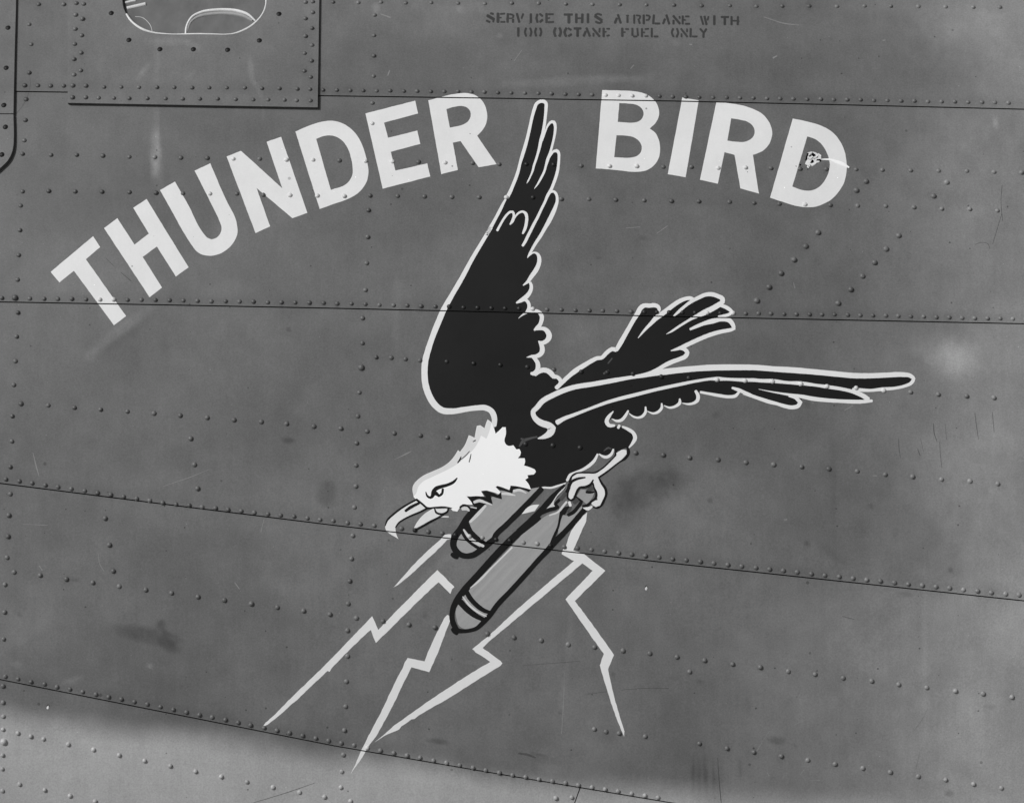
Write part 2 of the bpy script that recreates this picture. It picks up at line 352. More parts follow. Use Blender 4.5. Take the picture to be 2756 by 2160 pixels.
M_INNER = paint_material('inner_primer', 'const', .010, rough=.9, specks=False, spec=.05)
def glass_material():
    m, nt, b = nodes_of('dusty_perspex')
    n1, _ = noise(nt, 22, 4, (1, 1, .5))
    t = mathn(nt, 'ADD', mathn(nt, 'MULTIPLY', n1, .15), .075)
    c = add(nt, 'ShaderNodeCombineColor')
    for i in range(3): nt.links.new(t, c.inputs[i])
    nt.links.new(c.outputs[0], b.inputs['Base Color'])
    nt.links.new(mathn(nt, 'ADD', mathn(nt, 'MULTIPLY', n1, .2), .05), b.inputs['Roughness'])
    b.inputs['Specular IOR Level'].default_value = .5
    b.inputs['Alpha'].default_value = .9
    return m
M_GLASS = glass_material()
def ground_material():
    m, nt, b = nodes_of('concrete_hardstanding')
    n1, _ = noise(nt, .6, 6)
    t = mathn(nt, 'ADD', mathn(nt, 'MULTIPLY', n1, .16), .14)
    c = add(nt, 'ShaderNodeCombineColor')
    for i in range(3): nt.links.new(t, c.inputs[i])
    nt.links.new(c.outputs[0], b.inputs['Base Color'])
    b.inputs['Roughness'].default_value = .9
    return m

# ------------------------------------------------------------------ object helpers
def empty(name, parent=None):
    o = bpy.data.objects.new(name, None); COL.objects.link(o)
    o.parent = parent
    return o
def link(name, me, mat, parent, label=None):
    o = bpy.data.objects.new(name, me); COL.objects.link(o)
    if mat: me.materials.append(mat)
    o.parent = parent
    if label: o['label'] = label
    return o
def mesh_from(name, verts, faces, smooth=True):
    me = bpy.data.meshes.new(name)
    me.from_pydata([tuple(map(float, p)) for p in verts], [], faces)
    if smooth: me.polygons.foreach_set('use_smooth', [True] * len(me.polygons))
    me.update()
    return me

# ------------------------------------------------------------------ top level: ground and fuselage
gm = mesh_from('ground', [(-600, -600, -2.7), (600, -600, -2.7), (600, 600, -2.7), (-600, 600, -2.7)], [(0, 1, 2, 3)], False)
g = link('ground', gm, ground_material(), None)
g['kind'] = 'structure'; g['label'] = 'pale concrete hardstanding under the aircraft'

FUS = empty('aircraft_fuselage')
FUS['label'] = 'dark riveted metal aircraft fuselage side painted with white lettering and a diving eagle'
FUS['category'] = 'aircraft'

# ------------------------------------------------------------------ skin panels (structured sheets between the laps)
def cols_u():
    return np.concatenate([np.arange(-700, -30, 60), np.arange(-30, 2790, 6), np.arange(2790, 3500, 60)])
def rows_t(n): return np.linspace(0, 1, n)
WIN = [(800, -60), (800, 0), (805, 40), (820, 90), (850, 135), (900, 175), (960, 205), (1030, 220), (1100, 224), (1300, 225), (1500, 224), (1560, 212),
       (1620, 185), (1680, 140), (1715, 95), (1730, 50), (1733, 0), (1733, -60), (1733, -330), (1700, -420), (1620, -480), (1500, -500), (1050, -500), (900, -470), (830, -410), (802, -320)]
WIN = [(x * .41303, y * .41303) for x, y in WIN]

def sheet_panel(name, top, bot, level, n, uL=None, uR=None, rows=None, thick=0.0026, hole=None, label=None):
    U = cols_u()
    t = rows_t(n) if rows is None else rows
    if uL is not None or uR is not None:
        s = np.linspace(0, 1, len(U) // 2)
    UU = np.zeros((len(t), len(U) if uL is None and uR is None else len(s)))
    for i, tt in enumerate(t):
        if uL is None and uR is None: UU[i] = U
        else:
            a = uL(tt) if uL else -700; b = uR(tt) if uR else 3490
            UU[i] = a + (b - a) * s
    VV = np.array([top(UU[i]) + (bot(UU[i]) - top(UU[i])) * tt for i, tt in enumerate(t)])
    P, N = skin_point(UU, VV, np.full(UU.shape, level))
    nr, nc = UU.shape
    idx = np.arange(nr * nc).reshape(nr, nc)
    q = np.stack([idx[:-1, :-1], idx[1:, :-1], idx[1:, 1:], idx[:-1, 1:]], -1).reshape(-1, 4)
    if hole is not None:
        cu = (UU[:-1, :-1] + UU[1:, 1:]) / 2; cv = (VV[:-1, :-1] + VV[1:, 1:]) / 2
        q = q[~hole(cu, cv).reshape(-1)]
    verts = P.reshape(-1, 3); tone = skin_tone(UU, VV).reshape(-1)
    faces = q.tolist()
    # rolled edges of the sheet: separate vertices so the arris stays sharp
    per = np.concatenate([idx[0, :], idx[1:, -1], idx[-1, -2::-1], idx[-2:0:-1, 0]])
    a = verts[per]; nn = N.reshape(-1, 3)[per]
    base = len(verts)
    verts = np.concatenate([verts, a, a - nn * thick]); tone = np.concatenate([tone, tone[per] * .8, tone[per] * .6])
    m = len(per)
    for i in range(m):
        j = (i + 1) % m
        faces.append((base + i, base + j, base + m + j, base + m + i))
    me = mesh_from(name, verts, faces)
    at = me.attributes.new('tone', 'FLOAT', 'POINT'); at.data.foreach_set('value', tone.astype(np.float32))
    return link(name, me, M_SKIN, FUS, label)

t0 = np.concatenate([np.linspace(0, .71, 12)[:-1], np.linspace(.71, 1, 48)])
PANELS = []
def win_hole(u, v): return (u > 322) & (u < 722) & (v < 100)
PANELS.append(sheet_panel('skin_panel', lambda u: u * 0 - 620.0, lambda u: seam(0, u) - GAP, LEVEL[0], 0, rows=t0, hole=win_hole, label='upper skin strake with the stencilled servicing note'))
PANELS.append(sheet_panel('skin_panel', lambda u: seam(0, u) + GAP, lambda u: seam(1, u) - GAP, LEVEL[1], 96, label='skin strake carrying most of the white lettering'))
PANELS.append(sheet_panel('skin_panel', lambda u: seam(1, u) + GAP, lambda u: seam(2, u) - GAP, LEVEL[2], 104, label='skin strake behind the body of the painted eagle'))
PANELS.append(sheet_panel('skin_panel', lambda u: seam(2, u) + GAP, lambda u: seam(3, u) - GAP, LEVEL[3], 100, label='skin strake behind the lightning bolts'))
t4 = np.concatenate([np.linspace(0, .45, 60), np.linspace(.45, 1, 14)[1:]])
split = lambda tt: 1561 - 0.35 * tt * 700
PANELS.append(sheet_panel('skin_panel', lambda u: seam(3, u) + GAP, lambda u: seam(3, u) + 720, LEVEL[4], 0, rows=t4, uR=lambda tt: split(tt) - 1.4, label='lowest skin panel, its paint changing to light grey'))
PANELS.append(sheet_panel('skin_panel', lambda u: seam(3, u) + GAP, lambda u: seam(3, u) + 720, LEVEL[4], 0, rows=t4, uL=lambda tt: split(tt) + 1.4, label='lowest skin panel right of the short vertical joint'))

# dark inner skin that shows in the open joints
U = np.linspace(-700, 3490, 120); V = np.linspace(-620, 2900, 100)
UU, VV = np.meshgrid(U, V)
P, N = skin_point(UU, VV, np.full(UU.shape, -0.0030))
idx = np.arange(UU.size).reshape(UU.shape)
q = np.stack([idx[:-1, :-1], idx[1:, :-1], idx[1:, 1:], idx[:-1, 1:]], -1).reshape(-1, 4)
link('inner_skin', mesh_from('inner_skin', P.reshape(-1, 3), q.tolist()), M_INNER, FUS)

# ------------------------------------------------------------------ outline helpers
def spline(pts, closed, step=5.0, corner=40):
    """round the gentle bends, keep the sharp corners"""
    P = [np.array(p, float) for p in pts]
    if not closed and len(P) > 3:                     # two tracings of one spot would kink the stroke
        Q = [P[0]]
        for p in P[1:-1]:
            if np.linalg.norm((p - Q[-1])[:2]) > max(1.0, .28 * p[2]): Q.append(p)
        P = Q + [P[-1]]
    n = len(P)
    if n < 3: return P
    def is_corner(i):
        if not closed and i in (0, n - 1): return True
        a, b, c = P[i - 1][:2], P[i][:2], P[(i + 1) % n][:2]
        d1, d2 = b - a, c - b
        l1, l2 = np.linalg.norm(d1), np.linalg.norm(d2)
        if l1 < 1e-6 or l2 < 1e-6: return True
        return math.degrees(math.acos(max(-1, min(1, float(np.dot(d1, d2) / (l1 * l2)))))) > corner
    C = [is_corner(i) for i in range(n)]
    out = []
    for i in range(n if closed else n - 1):
        p1, p2 = P[i], P[(i + 1) % n]
        d = p2 - p1; L = np.linalg.norm(d[:2])
        def tang(j, base):
            if C[j]: return base
            a, b = P[j - 1], P[(j + 1) % n]
            la = np.linalg.norm((P[j] - a)[:2]); lb = np.linalg.norm((b - P[j])[:2])
            t = ((P[j] - a) / max(la, 1e-6) * lb + (b - P[j]) / max(lb, 1e-6) * la) / max(la + lb, 1e-6)
            return t * L
        both = C[i] and C[(i + 1) % n]
        m1, m2 = tang(i, d), tang((i + 1) % n, d)
        k = 1 if both else max(1, int(L / step))
        for s in range(k):
            t = s / k; t2, t3 = t * t, t * t * t
            out.append((2 * t3 - 3 * t2 + 1) * p1 + (t3 - 2 * t2 + t) * m1 + (-2 * t3 + 3 * t2) * p2 + (t3 - t2) * m2)
    if not closed: out.append(P[-1])
    return out
def inside(poly, u, v):
    c = False; n = len(poly); j = n - 1
    for i in range(n):
        yi, yj = poly[i][1], poly[j][1]
        if (yi > v) != (yj > v) and u < (poly[j][0] - poly[i][0]) * (v - yi) / (yj - yi) + poly[i][0]: c = not c
        j = i
    return c

def wobble(pts, amp):
    """a hand-held brush: tiny irregularities along an edge"""
    return [np.array([p[0] + amp * 2 * float(vnoise(np.float64(p[0] / 9.0), np.float64(p[1] / 9.0)) - .5),
                      p[1] + amp * 2 * float(vnoise(np.float64(p[0] / 9.0 + 50), np.float64(p[1] / 9.0 + 50)) - .5)]) for p in pts]
def densify(pts, step=8):
    out = []
    n = len(pts)
    for i in range(n):
        a, b = np.array(pts[i][:2]), np.array(pts[(i + 1) % n][:2])
        k = max(1, int(np.linalg.norm(b - a) / step))
        for s in range(k): out.append(a + (b - a) * s / k)
    return out

# ---- flat work laid on the skin: filled outlines and brush strokes, cut where a joint runs through
COAT = [0.00016]
STACK = []                        # (tone, test) for the rivets painted over
def lay(bm):
    """cut the 2D work along the open joints, so that it follows the steps of the laps"""
    us = [w.co.x for w in bm.verts]; vs = [w.co.y for w in bm.verts]
    for i in range(4):
        ss = [float(seam(i, w)) for w in (min(us), (min(us) + max(us)) / 2, max(us))]
        if max(vs) < min(ss) - 4 or min(vs) > max(ss) + 4: continue
        for w in bm.verts: w.co.y -= float(seam(i, w.co.x))
        for s in (-GAP, GAP):
            geom = bm.verts[:] + bm.edges[:] + bm.faces[:]
            bmesh.ops.bisect_plane(bm, geom=geom, dist=1e-5, plane_co=(0, s, 0), plane_no=(0, 1, 0))
        kill = [f for f in bm.faces if abs(f.calc_center_median().y) < GAP - 1e-3]
        bmesh.ops.delete(bm, geom=kill, context='FACES')
        for w in bm.verts: w.co.y += float(seam(i, w.co.x))
def grid_cut(bm, step):
    for ax in (0, 1):
        cs = [w.co[ax] for w in bm.verts]
        lo, hi = min(cs), max(cs)
        k = math.floor(lo / step) + 1
        while k * step < hi:
            co = [0, 0, 0]; no = [0, 0, 0]; co[ax] = k * step; no[ax] = 1
            bmesh.ops.bisect_plane(bm, geom=bm.verts[:] + bm.edges[:] + bm.faces[:], dist=1e-5, plane_co=co, plane_no=no)
            k += 1
def to_skin(bm, coat, extra=None):
    """carry 2D work onto the curved skin, coat metres above whichever strake it lies on"""
    u = np.array([w.co.x for w in bm.verts]); v = np.array([w.co.y for w in bm.verts]); h = np.array([w.co.z for w in bm.verts])
    lev = np.array(LEVEL)[strake(u, v)]
    if extra is not None: lev = lev + extra
    P, N = skin_point(u, v, lev + coat + h)
    bm.normal_update()
    for w, p in zip(bm.verts, P): w.co = p
    bm.normal_update()
    bmesh.ops.reverse_faces(bm, faces=[f for f in bm.faces if f.normal.y > 0])
def fill_bm(rings, step=14):
    bm = bmesh.new()
    for r in rings:
        vs = [bm.verts.new((p[0], p[1], 0)) for p in r]
        for i in range(len(vs)): bm.edges.new((vs[i], vs[(i + 1) % len(vs)]))
    bmesh.ops.triangle_fill(bm, use_beauty=True, use_dissolve=False, edges=bm.edges[:], normal=(0, 0, 1))
    def area(r): return 0.5 * sum(r[i][0] * r[(i + 1) % len(r)][1] - r[(i + 1) % len(r)][0] * r[i][1] for i in range(len(r)))
    want = abs(area(rings[0])) - sum(abs(area(r)) for r in rings[1:])
    got = sum(f.calc_area() for f in bm.faces)
    if abs(got - want) > .02 * want: print('FILL CHECK', got, want, rings[0][0])
    if step: grid_cut(bm, step)
    return bm
def stroke_bm(pts, w=None, ridge=0.0):
    c = spline([p if len(p) > 2 else (p[0], p[1], w) for p in pts], False, 4.0, 75)
    bm = bmesh.new(); n = len(c); rows = []
    for i, p in enumerate(c):
        a, b = c[max(0, i - 1)], c[min(n - 1, i + 1)]
        d = (b - a)[:2]; L = np.linalg.norm(d)
        d = d / L if L > 1e-9 else np.array([1.0, 0])
        nn = np.array([-d[1], d[0]])
        hw = max(.25, p[2] / 2 * (1 + .10 * float(fbm(np.float64(p[0] / 8), np.float64(p[1] / 8), 2))))
        pr = []
        for k in (1, 0, -1):
            q = p[:2] + nn * hw * k
            pr.append(bm.verts.new((q[0], q[1], ridge if k == 0 else 0)))
        rows.append(pr)
    for a, b in zip(rows, rows[1:]):
        bm.faces.new((a[0], a[1], b[1], b[0])); bm.faces.new((a[1], a[2], b[2], b[1]))
    # brush ends: rounded
    for r, dirn in ((rows[0], -1), (rows[-1], 1)):
        o = Vector(r[1].co); e = Vector(r[0].co) - o; L = e.length
        if L < .8: continue
        f = Vector((-e.y, e.x, 0)); other = (rows[1] if dirn < 0 else rows[-2])[1].co
        if f.dot(o - other) < 0: f = -f
        prev = r[0]
        for k in range(1, 5):
            an = math.pi * k / 5
            nw = bm.verts.new(o + e * math.cos(an) + f * math.sin(an) * .55)
            bm.faces.new((r[1], prev, nw)); prev = nw
        bm.faces.new((r[1], prev, r[2]))
    return bm
def near_stroke(pts, w):
    c = spline([p if len(p) > 2 else (p[0], p[1], w) for p in pts], False, 4.0, 75)
    A = np.array([(p[0], p[1], p[2]) for p in c])
    return lambda u, v: bool(np.any((A[:, 0] - u) ** 2 + (A[:, 1] - v) ** 2 < (A[:, 2] / 2 + 1) ** 2))

def paint_each(name, items, mat, parent, tone):
    for it in items:
        paint(name, [it], mat, parent, tone)
        COAT[0] -= 0.000012
    COAT[0] += 0.000012
def paint(name, items, mat, parent, tone, label=None, extra=None, rough_edge=0.0):
    """items: ('p', outer, hole, ...) filled outlines or ('s', points[, width]) brush strokes"""
    allv = []; allf = []
    for it in items:
        if it[0] == 'p':
            rings = [spline(r, True, corner=4 if name == 'lightning_bolt' else 40) for r in it[1:]]
            if rough_edge: rings = [wobble(densify(r, 6), rough_edge) for r in rings]
            bm = fill_bm(rings)
            rr = [[(p[0], p[1]) for p in r] for r in rings]
            STACK.append((tone, lambda u, v, rr=rr: inside(rr[0], u, v) and not any(inside(h, u, v) for h in rr[1:])))
        else:
            w = it[2] if len(it) > 2 else None
            bm = stroke_bm(it[1], w, it[3] if len(it) > 3 else 0.0)
            STACK.append((tone, near_stroke(it[1], w)))
        lay(bm)
        to_skin(bm, COAT[0], extra); COAT[0] += 0.000001
        b = len(allv); ix = {w: i for i, w in enumerate(bm.verts)}
        allv += [w.co[:] for w in bm.verts]
        allf += [[b + ix[w] for w in f.verts] for f in bm.faces]
        bm.free()
    COAT[0] += 0.000012
    me = mesh_from(name, allv, allf)
    return link(name, me, mat, parent, label)

# ------------------------------------------------------------------ window plate with its perspex window, and the fairing at the left
PLATE = [(182, -330), (182, 277), (855, 289), (864, -330)]
def plate_shape(rings, level, thick, step, name, mat, parent, label=None, tonemul=None, slope=0.0):
    bm = fill_bm(rings, step)
    u = np.array([w.co.x for w in bm.verts]); v = np.array([w.co.y for w in bm.verts])
    P, N = skin_point(u, v, np.full(u.shape, level))
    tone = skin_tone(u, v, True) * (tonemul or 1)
    for w, p in zip(bm.verts, P): w.co = p
    bm.normal_update()
    bmesh.ops.reverse_faces(bm, faces=[f for f in bm.faces if f.normal.y > 0])
    bm.verts.index_update()
    verts = [w.co[:] for w in bm.verts]; faces = [[w.index for w in f.verts] for f in bm.faces]
    tone = list(tone)
    edges = [(e.verts[0].index, e.verts[1].index, e.link_faces[0].calc_center_median()[:]) for e in bm.edges if len(e.link_faces) == 1]
    rim = {}
    for a, b, cc in edges:
        for i in (a, b):
            if i not in rim:
                rim[i] = len(verts); verts += [tuple(verts[i]), tuple(np.array(verts[i]) - N[i] * thick)]
                tone += [tone[i] * .9, tone[i] * .7]
    if slope:
        acc = {i: np.zeros(3) for i in rim}
        for a, b, cc in edges:
            e = np.array(verts[b]) - np.array(verts[a]); o = np.cross(e, N[a]); o /= max(np.linalg.norm(o), 1e-9)
            if np.dot(o, (np.array(verts[a]) + np.array(verts[b])) / 2 - np.array(cc)) < 0: o = -o
            acc[a] += o; acc[b] += o
        for i in rim:
            o = acc[i] / max(np.linalg.norm(acc[i]), 1e-9)
            verts[rim[i] + 1] = tuple(np.array(verts[rim[i] + 1]) + o * slope)
    for a, b, cc in edges: faces.append([rim[a], rim[b], rim[b] + 1, rim[a] + 1])
    bm.free()
    me = mesh_from(name, verts, faces)
    at = me.attributes.new('tone', 'FLOAT', 'POINT'); at.data.foreach_set('value', np.array(tone, np.float32))
    return link(name, me, mat, parent, label)
WINS = [(p[0], p[1]) for p in spline(WIN, True, 4, 60)]
PLATE_LV = LEVEL[0] + PLATE_H
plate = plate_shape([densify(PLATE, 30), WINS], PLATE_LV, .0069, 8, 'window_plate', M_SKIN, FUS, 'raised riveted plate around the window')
window = empty('window', FUS)
grown = [(p[0] + (6 if p[0] > 523 else -6), p[1] + (4 if p[1] > 0 else -4)) for p in WINS]
pane = plate_shape([grown], LEVEL[0] + .0004, .002, 30, 'pane', M_GLASS, window)
def tube(name, pts, r, mat, parent, level, label=None, seg=8):
    c = spline(pts, False, 4, 75)
    u = np.array([p[0] for p in c]); v = np.array([p[1] for p in c])
    P, N = skin_point(u, v, np.full(u.shape, level))
    verts = []; faces = []
    for i in range(len(P)):
        t = P[min(i + 1, len(P) - 1)] - P[max(i - 1, 0)]; t /= np.linalg.norm(t)
        s = np.cross(t, N[i]); s /= np.linalg.norm(s)
        rr = r * (c[i][2] if len(c[i]) > 2 else 1)
        for k in range(seg):
            a = 2 * math.pi * k / seg
            verts.append(P[i] + (s * math.cos(a) + N[i] * math.sin(a)) * rr)
    for i in range(len(P) - 1):
        for k in range(seg):
            a, b = i * seg + k, i * seg + (k + 1) % seg
            faces.append([a, b, b + seg, a + seg])
    return link(name, mesh_from(name, verts, faces), mat, parent, label)
rim_pts = S('WN', [(195, 185, .9), (225, 235, 1.1), (270, 290, 1.1), (330, 340, 1.2), (400, 382, 1.3), (480, 412, 1.1), (570, 432, .9), (680, 443, .7), (830, 450, .6), (960, 448, .7), (1150, 445, .8), (1320, 448, .7), (1500, 450, .6), (1600, 440, .8), (1700, 408, 1.1), (1800, 358, 1.2), (1880, 295, 1.1), (1950, 215, .9), (1995, 130, .8), (2012, 60, .7), (2016, -20, .7), (2016, -120, .7), (2016, -600, .7)])
rim_pts = [(p[0], p[1], p[2] / .20652) for p in rim_pts]
dark_rim = [(p[0], p[1], p[2] / .20652) for p in S('WN', [(140, -600, .9), (142, -60, .9), (150, 20, .9), (162, 100, .9), (185, 170, .6)])]
tube('sealing_rim', dark_rim, .0019, M_SCREW, window, PLATE_LV - .0012, 'dark left edge of the window seal')
tube('sealing_rim', rim_pts, .0023, M_RIM, window, PLATE_LV - .0012)  # lit edge of the opening, its highlight painted as a pale rim
soft = [(p[0], p[1], p[2] / .20652) for p in S('WN', [(985, 430, .5), (1000, 370, .9), (1030, 300, 1), (1090, 245, 1.1), (1180, 210, 1.4), (1320, 188, 1.5), (1460, 180, 1.5), (1620, 192, 1.6), (1740, 220, 1.6), (1840, 275, 1)])]
tube('highlight_bead', soft, .0030, M_BOMB, window, LEVEL[0] - .0012)  # softer grey part of the pane highlight, laid on as a bead
bead = S('A1', [(1210, 222, .9), (1213, 190, 1.1), (1225, 150, 1.1), (1255, 110, 1.3), (1310, 83, 1.6), (1400, 68, 1.7), (1470, 66, 1.7), (1560, 76, 1.7), (1620, 98, 1.4), (1665, 138, .8)])
bead = [(p[0], p[1], p[2] / .41303) for p in bead]
tube('highlight_bead', bead, .0021, M_RIM, window, LEVEL[0] + .0010, 'pale curved bead standing for a highlight on the pane')  # highlight of the moulded seam put into a pale bead
thin = [(p[0], p[1], p[2] / .41303) for p in S('A1', [(880, 110, .5), (925, 115, .5), (960, 140, .5), (982, 170, .5), (992, 205, .5)])]
tube('highlight_bead', thin, .0012, M_PALE, window, LEVEL[0] + .0004)
for pts in ([(815, 22, 1), (850, 12, 1), (885, 5, 1)], [(828, 58, 1.5), (880, 46, 1.5), (950, 30, 1.5)]):
    bb = [(p[0], p[1], p[2] / .41303) for p in S('A1', pts)]
    tube('reflection_bar', bb, .0030, M_PALE, window, LEVEL[0] - .0010)  # pale bars standing in for bright reflections on the pane

FAIR_T = [(-420, -330), (44, -330), (43, 0), (40, 120), (36, 305.5), (-420, 301)]
FAIR_B = [(-420, 303.5), (36, 308), (37, 370), (36, 392), (31, 413), (20, 433), (4, 449), (-60, 500), (-420, 520)]
for r in (FAIR_T, FAIR_B):
    inner = r
    plate_shape([densify(spline(inner, True, 6, 30), 30)], LEVEL[1] + FAIR_H, FAIR_H + .001, 20, 'edge_fairing', M_SKIN, FUS, 'upper raised fairing panel' if r is FAIR_T else 'lower raised fairing panel with rounded corner', slope=.0025)

# ------------------------------------------------------------------ white lettering
T_ = S('B1', [(330, 440), (607, 207), (652, 278), (560, 358), (822, 728), (742, 787), (482, 432), (387, 508)])
H_ = S('B1', [(678, 155), (765, 90), (877, 262), (970, 190), (868, 23), (955, -35), (1229, 410), (1146, 470), (1022, 275), (930, 342), (1056, 542), (975, 605)])
U_ = S('B1', [(1043, -92), (1140, -149), (1225, 0), (1332, 196), (1350, 216), (1378, 228), (1410, 218), (1435, 190), (1443, 150), (1430, 110), (1378, 0), (1268, -219), (1370, -267),
              (1488, 0), (1525, 70), (1544, 130), (1548, 185), (1530, 235), (1490, 285), (1430, 322), (1370, 335), (1320, 328), (1278, 302), (1248, 262), (1095, 0)])
N_ = S('A1', [(1477, 1020), (1570, 983), (1840, 1228), (1737, 925), (1832, 892), (2003, 1387), (1905, 1422), (1672, 1225), (1760, 1475), (1665, 1519)])
D_ = S('A1', [(1925, 858), (2000, 825), (2060, 803), (2120, 790), (2179, 789), (2239, 808), (2299, 850), (2349, 920), (2379, 1000), (2394, 1060), (2401, 1120), (2394, 1170), (2369, 1220), (2319, 1268), (2259, 1300), (2179, 1328), (2083, 1362)])
Dh = S('A1', [(2060, 905), (2110, 888), (2150, 883), (2185, 889), (2225, 912), (2260, 955), (2285, 1020), (2298, 1090), (2296, 1140), (2275, 1180), (2235, 1212), (2180, 1230), (2156, 1238)])
E_ = S('A2', [(202, 740), (527, 657), (545, 740), (323, 800), (350, 898), (540, 852), (560, 938), (367, 990), (398, 1112), (605, 1065), (625, 1150), (315, 1230)])
R_ = S('A2', [(612, 655), (690, 634), (750, 619), (800, 611), (850, 607), (900, 614), (945, 640), (975, 675), (992, 720), (996, 765), (985, 815), (960, 855), (930, 885), (1057, 1070), (940, 1090), (822, 920), (772, 930), (805, 1108), (697, 1135)])
Rh = S('A2', [(730, 712), (780, 697), (830, 691), (865, 702), (885, 725), (888, 760), (872, 790), (840, 812), (800, 823), (752, 832)])
B_ = S('A2', [(1745, 588), (1830, 590), (1920, 593), (1990, 602), (2050, 625), (2095, 668), (2115, 720), (2112, 765), (2090, 805), (2055, 838), (2090, 865), (2113, 910), (2122, 970), (2113, 1030), (2085, 1075), (2045, 1105), (2000, 1118), (1945, 1120), (1850, 1110), (1780, 1103), (1703, 1098)])
Bh1 = S('A2', [(1857, 672), (1920, 676), (1970, 685), (2003, 708), (2015, 738), (2008, 768), (1985, 790), (1940, 800), (1890, 798), (1846, 795)])
Bh2 = S('A2', [(1838, 882), (1900, 885), (1950, 895), (1985, 920), (2003, 955), (1998, 990), (1975, 1015), (1930, 1028), (1880, 1028), (1823, 1025)])
I_ = S('A3', [(88, 637), (195, 655), (110, 1155), (-7, 1135)])
R2_ = S('A3', [(310, 665), (400, 675), (480, 688), (560, 715), (620, 752), (655, 800), (673, 850), (670, 900), (650, 945), (610, 985), (548, 1010), (587, 1262), (467, 1228), (428, 1010), (363, 992), (320, 1197), (203, 1172)])
R2h = S('A3', [(407, 772), (460, 780), (510, 793), (545, 818), (560, 850), (553, 885), (530, 910), (490, 925), (440, 925), (382, 917)])
D2_ = S('A3', [(808, 773), (880, 788), (950, 805), (1020, 832), (1075, 870), (1115, 920), (1140, 970), (1155, 1030), (1160, 1085), (1155, 1140), (1140, 1195), (1110, 1245), (1065, 1295), (1010, 1328), (955, 1348), (890, 1350), (820, 1340), (740, 1315), (660, 1288)])
D2h = S('A3', [(902, 890), (950, 905), (990, 935), (1020, 975), (1042, 1030), (1050, 1070), (1045, 1110), (1025, 1160), (995, 1205), (950, 1235), (900, 1243), (850, 1233), (805, 1215)])
for ch, rings in (('T', [T_]), ('H', [H_]), ('U', [U_]), ('N', [N_]), ('D', [D_, Dh]), ('E', [E_]), ('R', [R_, Rh]), ('B', [B_, Bh1, Bh2]), ('I', [I_]), ('R', [R2_, R2h]), ('D', [D2_, D2h])):
    paint('painted_letter', [('p',) + tuple(rings)], M_WHITE, FUS, .66, 'white painted capital letter ' + ch + (' with a bullet hole inside it' if rings[0] is D2_ else ''), rough_edge=.35)

# ------------------------------------------------------------------ lightning bolts
COAT[0] = 0.00016
L1 = S('C2', [(760, 815), (715, 820), (690, 850), (600, 930), (520, 1010), (450, 1090), (385, 1160), (440, 1130), (500, 1075), (600, 985), (700, 890), (735, 850), (760, 848)])
L2 = S('E2', [(1770, 118), (1937, 285), (1915, 308), (1898, 355), (1780, 238), (1450, 555), (1300, 705), (1168, 832), (1118, 705), (1000, 815), (870, 940), (738, 1078), (718, 1115), (698, 1105), (500, 1290), (400, 1390), (352, 1425), (250, 1520), (110, 1632), (60, 1652), (90, 1610), (170, 1545), (260, 1450), (400, 1310), (600, 1120), (720, 1000), (950, 762), (1132, 570), (1193, 702), (1450, 440)])
L3 = S('E1', [(1065, 15), (1098, 30), (1090, 80), (960, 420), (875, 612), (690, 560), (600, 740), (490, 970), (320, 1280), (232, 1395), (205, 1450), (150, 1540), (50, 1680), (100, 1580), (152, 1450), (260, 1240), (400, 970), (500, 755), (600, 560), (620, 508), (650, 465), (825, 500), (870, 380), (960, 190), (1030, 50)])
L4 = S('C2', [(1565, 985), (1615, 1005)], 'E1', [(1862, -10), (1500, 292), (1432, 360), (1620, 495), (1640, 520), (1620, 545), (1400, 680), (1100, 870), (760, 1065), (720, 1100), (685, 1105), (650, 1132), (582, 1180), (560, 1210), (500, 1235), (400, 1280), (300, 1345), (450, 1222), (500, 1175), (600, 1105), (700, 1032), (1100, 760), (1420, 558), (1512, 505), (1375, 415), (1352, 402), (1345, 385), (1325, 370), (1490, 235), (1758, -10)])
L5 = S('C2', [(1480, 943), (1490, 912), (1505, 900), (1545, 790), (1598, 715), (1648, 672), (1640, 730), (1595, 830), (1557, 920), (1620, 940), (1765, 1053), (1568, 1250)],
       'D2', [(1700, 315), (1822, 487), (1805, 530), (1783, 580), (1800, 660), (1840, 820), (1890, 985), (1888, 1020), (1865, 965), (1820, 850), (1760, 660), (1730, 555), (1755, 480), (1690, 390), (1505, 125)], 'C2', [(1682, 1053), (1612, 1003), (1550, 985)])
for nm, p in (('pale short bolt fading out below the beak', L1), ('zigzag bolt reaching furthest left', L2), ('zigzag bolt ending on the lowest seam', L3), ('long zigzag bolt running to the lower left from the claws', L4), ('zigzag bolt dropping from the claws to the right', L5)):
    paint('lightning_bolt', [('p', p)], M_OUTLINE, FUS, .64, nm, rough_edge=.7)

